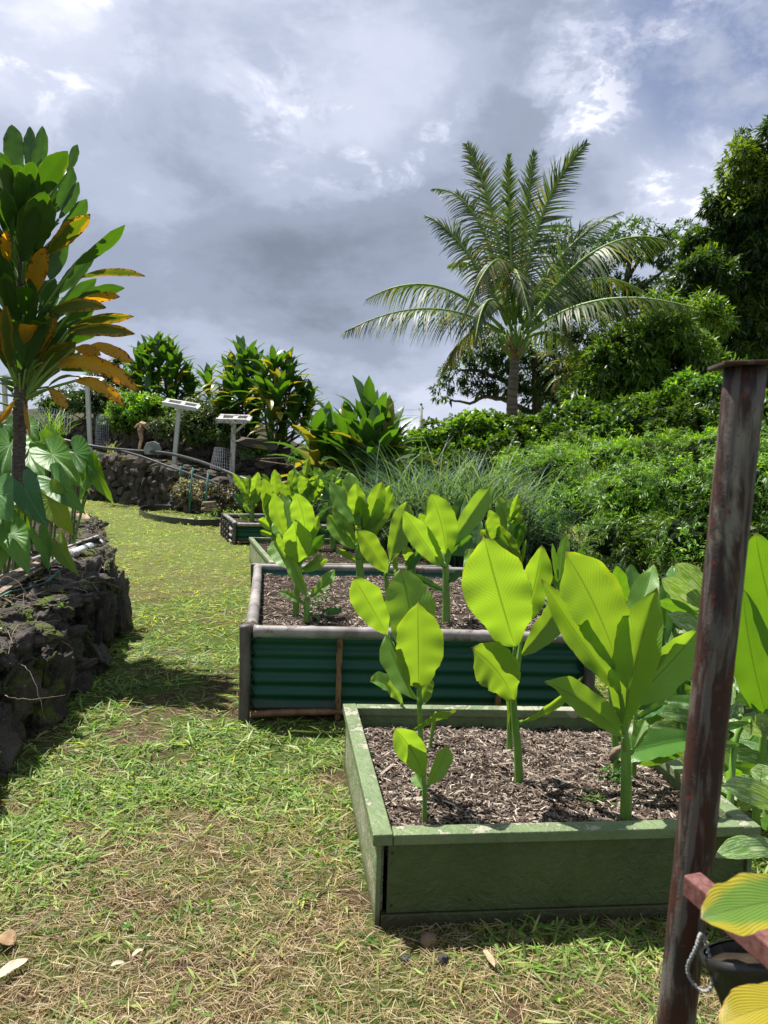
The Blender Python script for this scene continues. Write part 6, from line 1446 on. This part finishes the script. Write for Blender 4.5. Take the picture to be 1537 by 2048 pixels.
def lawn():
    rs = np.random.RandomState(21)
    polys = []
    for c, h in ((B1, H1), (B2, H2), (B3, H3), (B4, H4)): polys.append([(p.x, p.y) for p in corners(c, h)])
    wallp = [(a, b) for a, b in WP]+[(-40, 10), (-40, -3), (-1, -3)]
    farw = [(a, b) for a, b in LW]+[(2, 40), (-60, 40)]
    # where it is worn or dry (near world points taken off the photo)
    dry = [(*pxw(600, 1900), .9, 1.0), (*pxw(250, 1950), .7, 1.15), (*pxw(500, 1800), .4, .8), (*pxw(640, 1700), .38, .7), (*pxw(1000, 1990), .5, .25), (*pxw(450, 1120), 1.2, .35)]
    bare = [(*pxw(330, 1395), .42, .95), (*pxw(250, 1860), .16, .6), (*pxw(690, 1540), .14, .8), (*pxw(450, 1420), .26, .7), (*pxw(420, 1135), .7, .5), (*pxw(660, 1430), .30, .6), (*pxw(420, 1790), .2, .4), (*pxw(300, 1900), .14, .6), (*pxw(770, 1900), .13, .5)]
    lush = [(*pxw(250, 1600), .38, .7), (*pxw(480, 1480), .4, .6), (*pxw(330, 1250), .8, .4), (*pxw(60, 1700), .25, .6), (*pxw(1150, 1950), .3, .5), (*pxw(430, 1230), .5, .4)]
    def field(x, y, L):
        f = np.zeros(len(x))
        for cx, cy, r, a in L: f = np.maximum(f, a*np.exp(-(((x-cx)**2+(y-cy)**2)/(r*r))))
        return f
    allV = []; allF = []; allC = []; off = 0
    green = np.array([(.10, .19, .03), (.15, .27, .045), (.20, .33, .065), (.27, .40, .09), (.07, .14, .025), (.32, .42, .11)])
    straw = np.array([(.36, .28, .16), (.46, .38, .24), (.26, .19, .11), (.56, .49, .34), (.17, .115, .07)])
    def batch(n, y0, y1, L0, W0, seg, flatness, kind):
        nonlocal off
        y = y0+(y1-y0)*rs.rand(n)**.9; hw = y*.56+.25; x = (rs.rand(n)*2-1)*hw
        k_ = ~in_poly(x, y, wallp) & ~in_poly(x, y, farw)
        for p in polys: k_ &= ~in_poly(x, y, p)
        k_ &= ~((x > 1.6) & (y > 2.6) & (x > .35*y))
        x = x[k_]; y = y[k_]
        fd = field(x, y, dry); fb = field(x, y, bare); fl = field(x, y, lush); nz = fbm(x, y, 1.6, 2); nz2 = fbm(x, y, 5.5, 8)
        gr = .50+.95*(nz-.5)+.55*fl-.60*fd+(.2 if y0 > 5 else 0)
        if kind == 'green': keep = rs.rand(len(x)) < np.clip(gr*1.5-.10, .05, 1)*np.clip(1.12-fb*1.15, 0, 1)*np.clip((nz2-.34)*5, .10, 1)
        else: keep = rs.rand(len(x)) < np.clip(.35+.8*fd+.5*(1-gr), .05, 1)*np.clip(1.1-fb*.75, 0, 1)
        x = x[keep]; y = y[keep]; gr = gr[keep]; m_ = len(x)
        L = L0*(.45+.9*rs.rand(m_)); w = W0*(.55+.8*rs.rand(m_)); az = rs.rand(m_)*6.283; el = np.abs(rs.normal(size=m_))*flatness+.08; el = np.clip(el, 0, 1.35)
        z = np.array([.018*gnoise(a, b, 1.3)+.008*gnoise(a, b, 5, 3) for a, b in zip(x, y)])-.004+rs.rand(m_)*.012
        P = np.stack([x, y, z], 1); d0 = np.stack([np.cos(az)*np.cos(el), np.sin(az)*np.cos(el), np.sin(el)], 1)
        bend = rs.uniform(.2, 1.4, m_); az2 = az+rs.normal(size=m_)*.5; h2 = np.stack([np.cos(az2), np.sin(az2), -.45*np.ones(m_)], 1)
        S = np.stack([-np.sin(az), np.cos(az), rs.normal(size=m_)*.45], 1); S /= np.linalg.norm(S, axis=1, keepdims=True)
        V = np.zeros((m_, 2*seg+1, 3)); p = P.copy()
        for s_ in range(seg+1):
            f = s_/seg; dd = d0+h2*(bend*f)[:, None]; dd /= np.linalg.norm(dd, axis=1, keepdims=True)
            if s_: p = p+dd*(L/seg)[:, None]
            p[:, 2] = np.maximum(p[:, 2], z+.001)
            ww = (w*.5*(1-f**2.5)*(.55+.9*f if f < .5 else 1))[:, None]
            if s_ < seg: V[:, 2*s_] = p+S*ww; V[:, 2*s_+1] = p-S*ww
            else: V[:, 2*seg] = p
        b = (np.arange(m_)*(2*seg+1))[:, None]+off; fs = []
        for s_ in range(seg):
            a = 2*s_
            if s_ < seg-1: fs += [b+np.array([[a, a+1, a+3]]), b+np.array([[a, a+3, a+2]])]
            else: fs += [b+np.array([[a, a+1, a+2]])]
        if kind == 'green':
            c = green[rs.randint(0, 6, m_)]; yl = (rs.rand(m_) < .16+.25*np.clip(.6-gr, 0, 1)); c = np.where(yl[:, None], np.array([[.33, .34, .13]]), c)
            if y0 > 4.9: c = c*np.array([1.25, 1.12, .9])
        else: c = straw[rs.choice(5, m_, p=[.3, .25, .2, .1, .15])]
        c = c*(.7+.6*rs.rand(m_))[:, None]
        allV.append(V.reshape(-1, 3)); allF.append(np.concatenate(fs)); allC.append(np.repeat(c, 2*seg+1, 0)); off += m_*(2*seg+1)
    batch(54000, 1.55, 3.2, .070, .0078, 4, .32, 'green'); batch(44000, 1.55, 3.3, .060, .0028, 3, .20, 'straw')
    batch(54000, 3.2, 5.5, .080, .0085, 3, .36, 'green'); batch(22000, 3.2, 5.5, .065, .0034, 2, .2, 'straw')
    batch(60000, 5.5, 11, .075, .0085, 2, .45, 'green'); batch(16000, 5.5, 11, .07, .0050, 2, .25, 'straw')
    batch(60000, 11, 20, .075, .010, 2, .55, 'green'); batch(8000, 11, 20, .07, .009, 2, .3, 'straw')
    o = add_obj('grass', mesh('grass', np.concatenate(allV), np.concatenate(allF), M['grass'], False, col=np.concatenate(allC))); tag(o, 'rough mown grass mixed with dry straw clippings', 'grass', kind='stuff')
lawn()
def weeds():
    rs = np.random.RandomState(8); pts = []
    while len(pts) < 95:
        y = rs.uniform(2.1, 7.5); x = rs.uniform(-.5, .12)*y
        if any(in_poly(np.array([x]), np.array([y]), q)[0] for q in [[(p.x, p.y) for p in corners(B1, H1)], [(p.x, p.y) for p in corners(B2, H2)], [(a, b) for a, b in WP]+[(-40, 10), (-40, -3), (-1, -3)]]): continue
        pts.append((x, y))
    P = np.array([[x+rs.normal()*.012, y+rs.normal()*.012, .012] for x, y in pts for _ in range(3)]); D = rs.normal(size=P.shape)*.25+np.array([0, 0, 1]); D /= np.linalg.norm(D, axis=1, keepdims=True)
    o = add_obj('lawn_weeds', leaves_mesh('lawn_weeds', P, D, 4, .022, .010, .1, [(.07, .16, .03), (.10, .21, .04), (.13, .24, .06)], M['foliage_dull'], 9)); tag(o, 'small broad leaved weeds scattered through the lawn', 'weeds', kind='stuff')
weeds()
# clumps of long blades here and there
for i, (px, py, n, h, lab) in enumerate(((60, 1690, 50, .11, 'tuft of broad green grass blades at the far left of the lawn'), (330, 1555, 60, .10, 'low tuft of green grass in the middle of the path'), (705, 1700, 0, 0, ''), (248, 1385, 26, .16, 'thin blades of grass at the foot of the stone wall'), (1170, 1935, 50, .09, 'green grass tuft in front of the nearest bed'), (140, 1590, 60, .11, 'grass tuft close to the shaded base of the wall'))):
    if n: tuft(lab, px, py, 0.0, n, h, .0055, GB, 50+i, sp=.05, arch=1.0, spread=1.6)
# leaves and stones on the ground
def ground_leaf(lab, x0, y0, x1, y1, w, mat_, name='fallen_leaf', up=(0, -.2, 1)):
    A = G(x0, y0, .022); B = G(x1, y1, .022); o = add_obj(name, leaf_mesh(name, A, B, w, M[mat_], Vector(up), (0, 0, .012), .25, .05, 12, 6, .5, .5)); tag(o, lab, 'leaf')
ground_leaf('long bleached leaf lying at the lower left of the lawn', -10, 1958, 58, 1918, .034, 'pale_leaf')
ground_leaf('small pale curled leaf on the dry grass', 264, 1913, 288, 1899, .013, 'pale_leaf')
ground_leaf('pale dry scrap left of the small curled leaf', 222, 1932, 250, 1926, .014, 'pale_leaf')
ground_leaf('brown crumpled leaf at the left edge of the lawn', 0, 1870, 28, 1890, .05, 'dead_leaf')
ground_leaf('bleached leaf in the grass before the nearest bed', 968, 1900, 990, 1935, .02, 'straw_leaf')
ground_leaf('reddish dry leaf strip by the foot of the wall', 246, 1400, 264, 1395, .012, 'terracotta')
ground_leaf('tiny pink fallen petal on the bare earth of the path', 388, 1388, 397, 1395, .012, 'terracotta')
ground_leaf('dry grass bundle leaf beside the left board of the nearest bed', 640, 1718, 664, 1722, .012, 'terracotta')
def pebble(lab, px, py, s, mi, mat_, rot=0.3, name='stone'):
    me = stone_mesh(name, M[mat_], 3, .3, 1.3, 70+mi, .6, True); c = G(px, py, 0); put(me, name, c+Vector((0, 0, s[2]*.6)), None, (.1, .1, rot), s)
    o = bpy.data.objects[-1] if False else None
for i, (lab, px, py, s, mat_) in enumerate((('small square brown stone in front of the nearest bed', 857, 1890, (.032, .026, .026), 'brown_stone'), ('dark grey pebble left of the small brown stone', 812, 1925, (.018, .016, .014), 'lava_slab'),
        ('grey pebble just right of the small brown stone', 886, 1925, (.018, .02, .018), 'lava_slab'), ('flat reddish stone in the grass near the post', 1290, 1932, (.03, .02, .01), 'brown_stone'))):
    me = stone_mesh('stone', M[mat_], 3, .3, 1.3, 70+i, .6, True); c = G(px, py, 0); o = put(me, 'stone', c+Vector((0, 0, s[2]*.55)), None, (.1, .1, .3+i), s); tag(o, lab, 'stone')
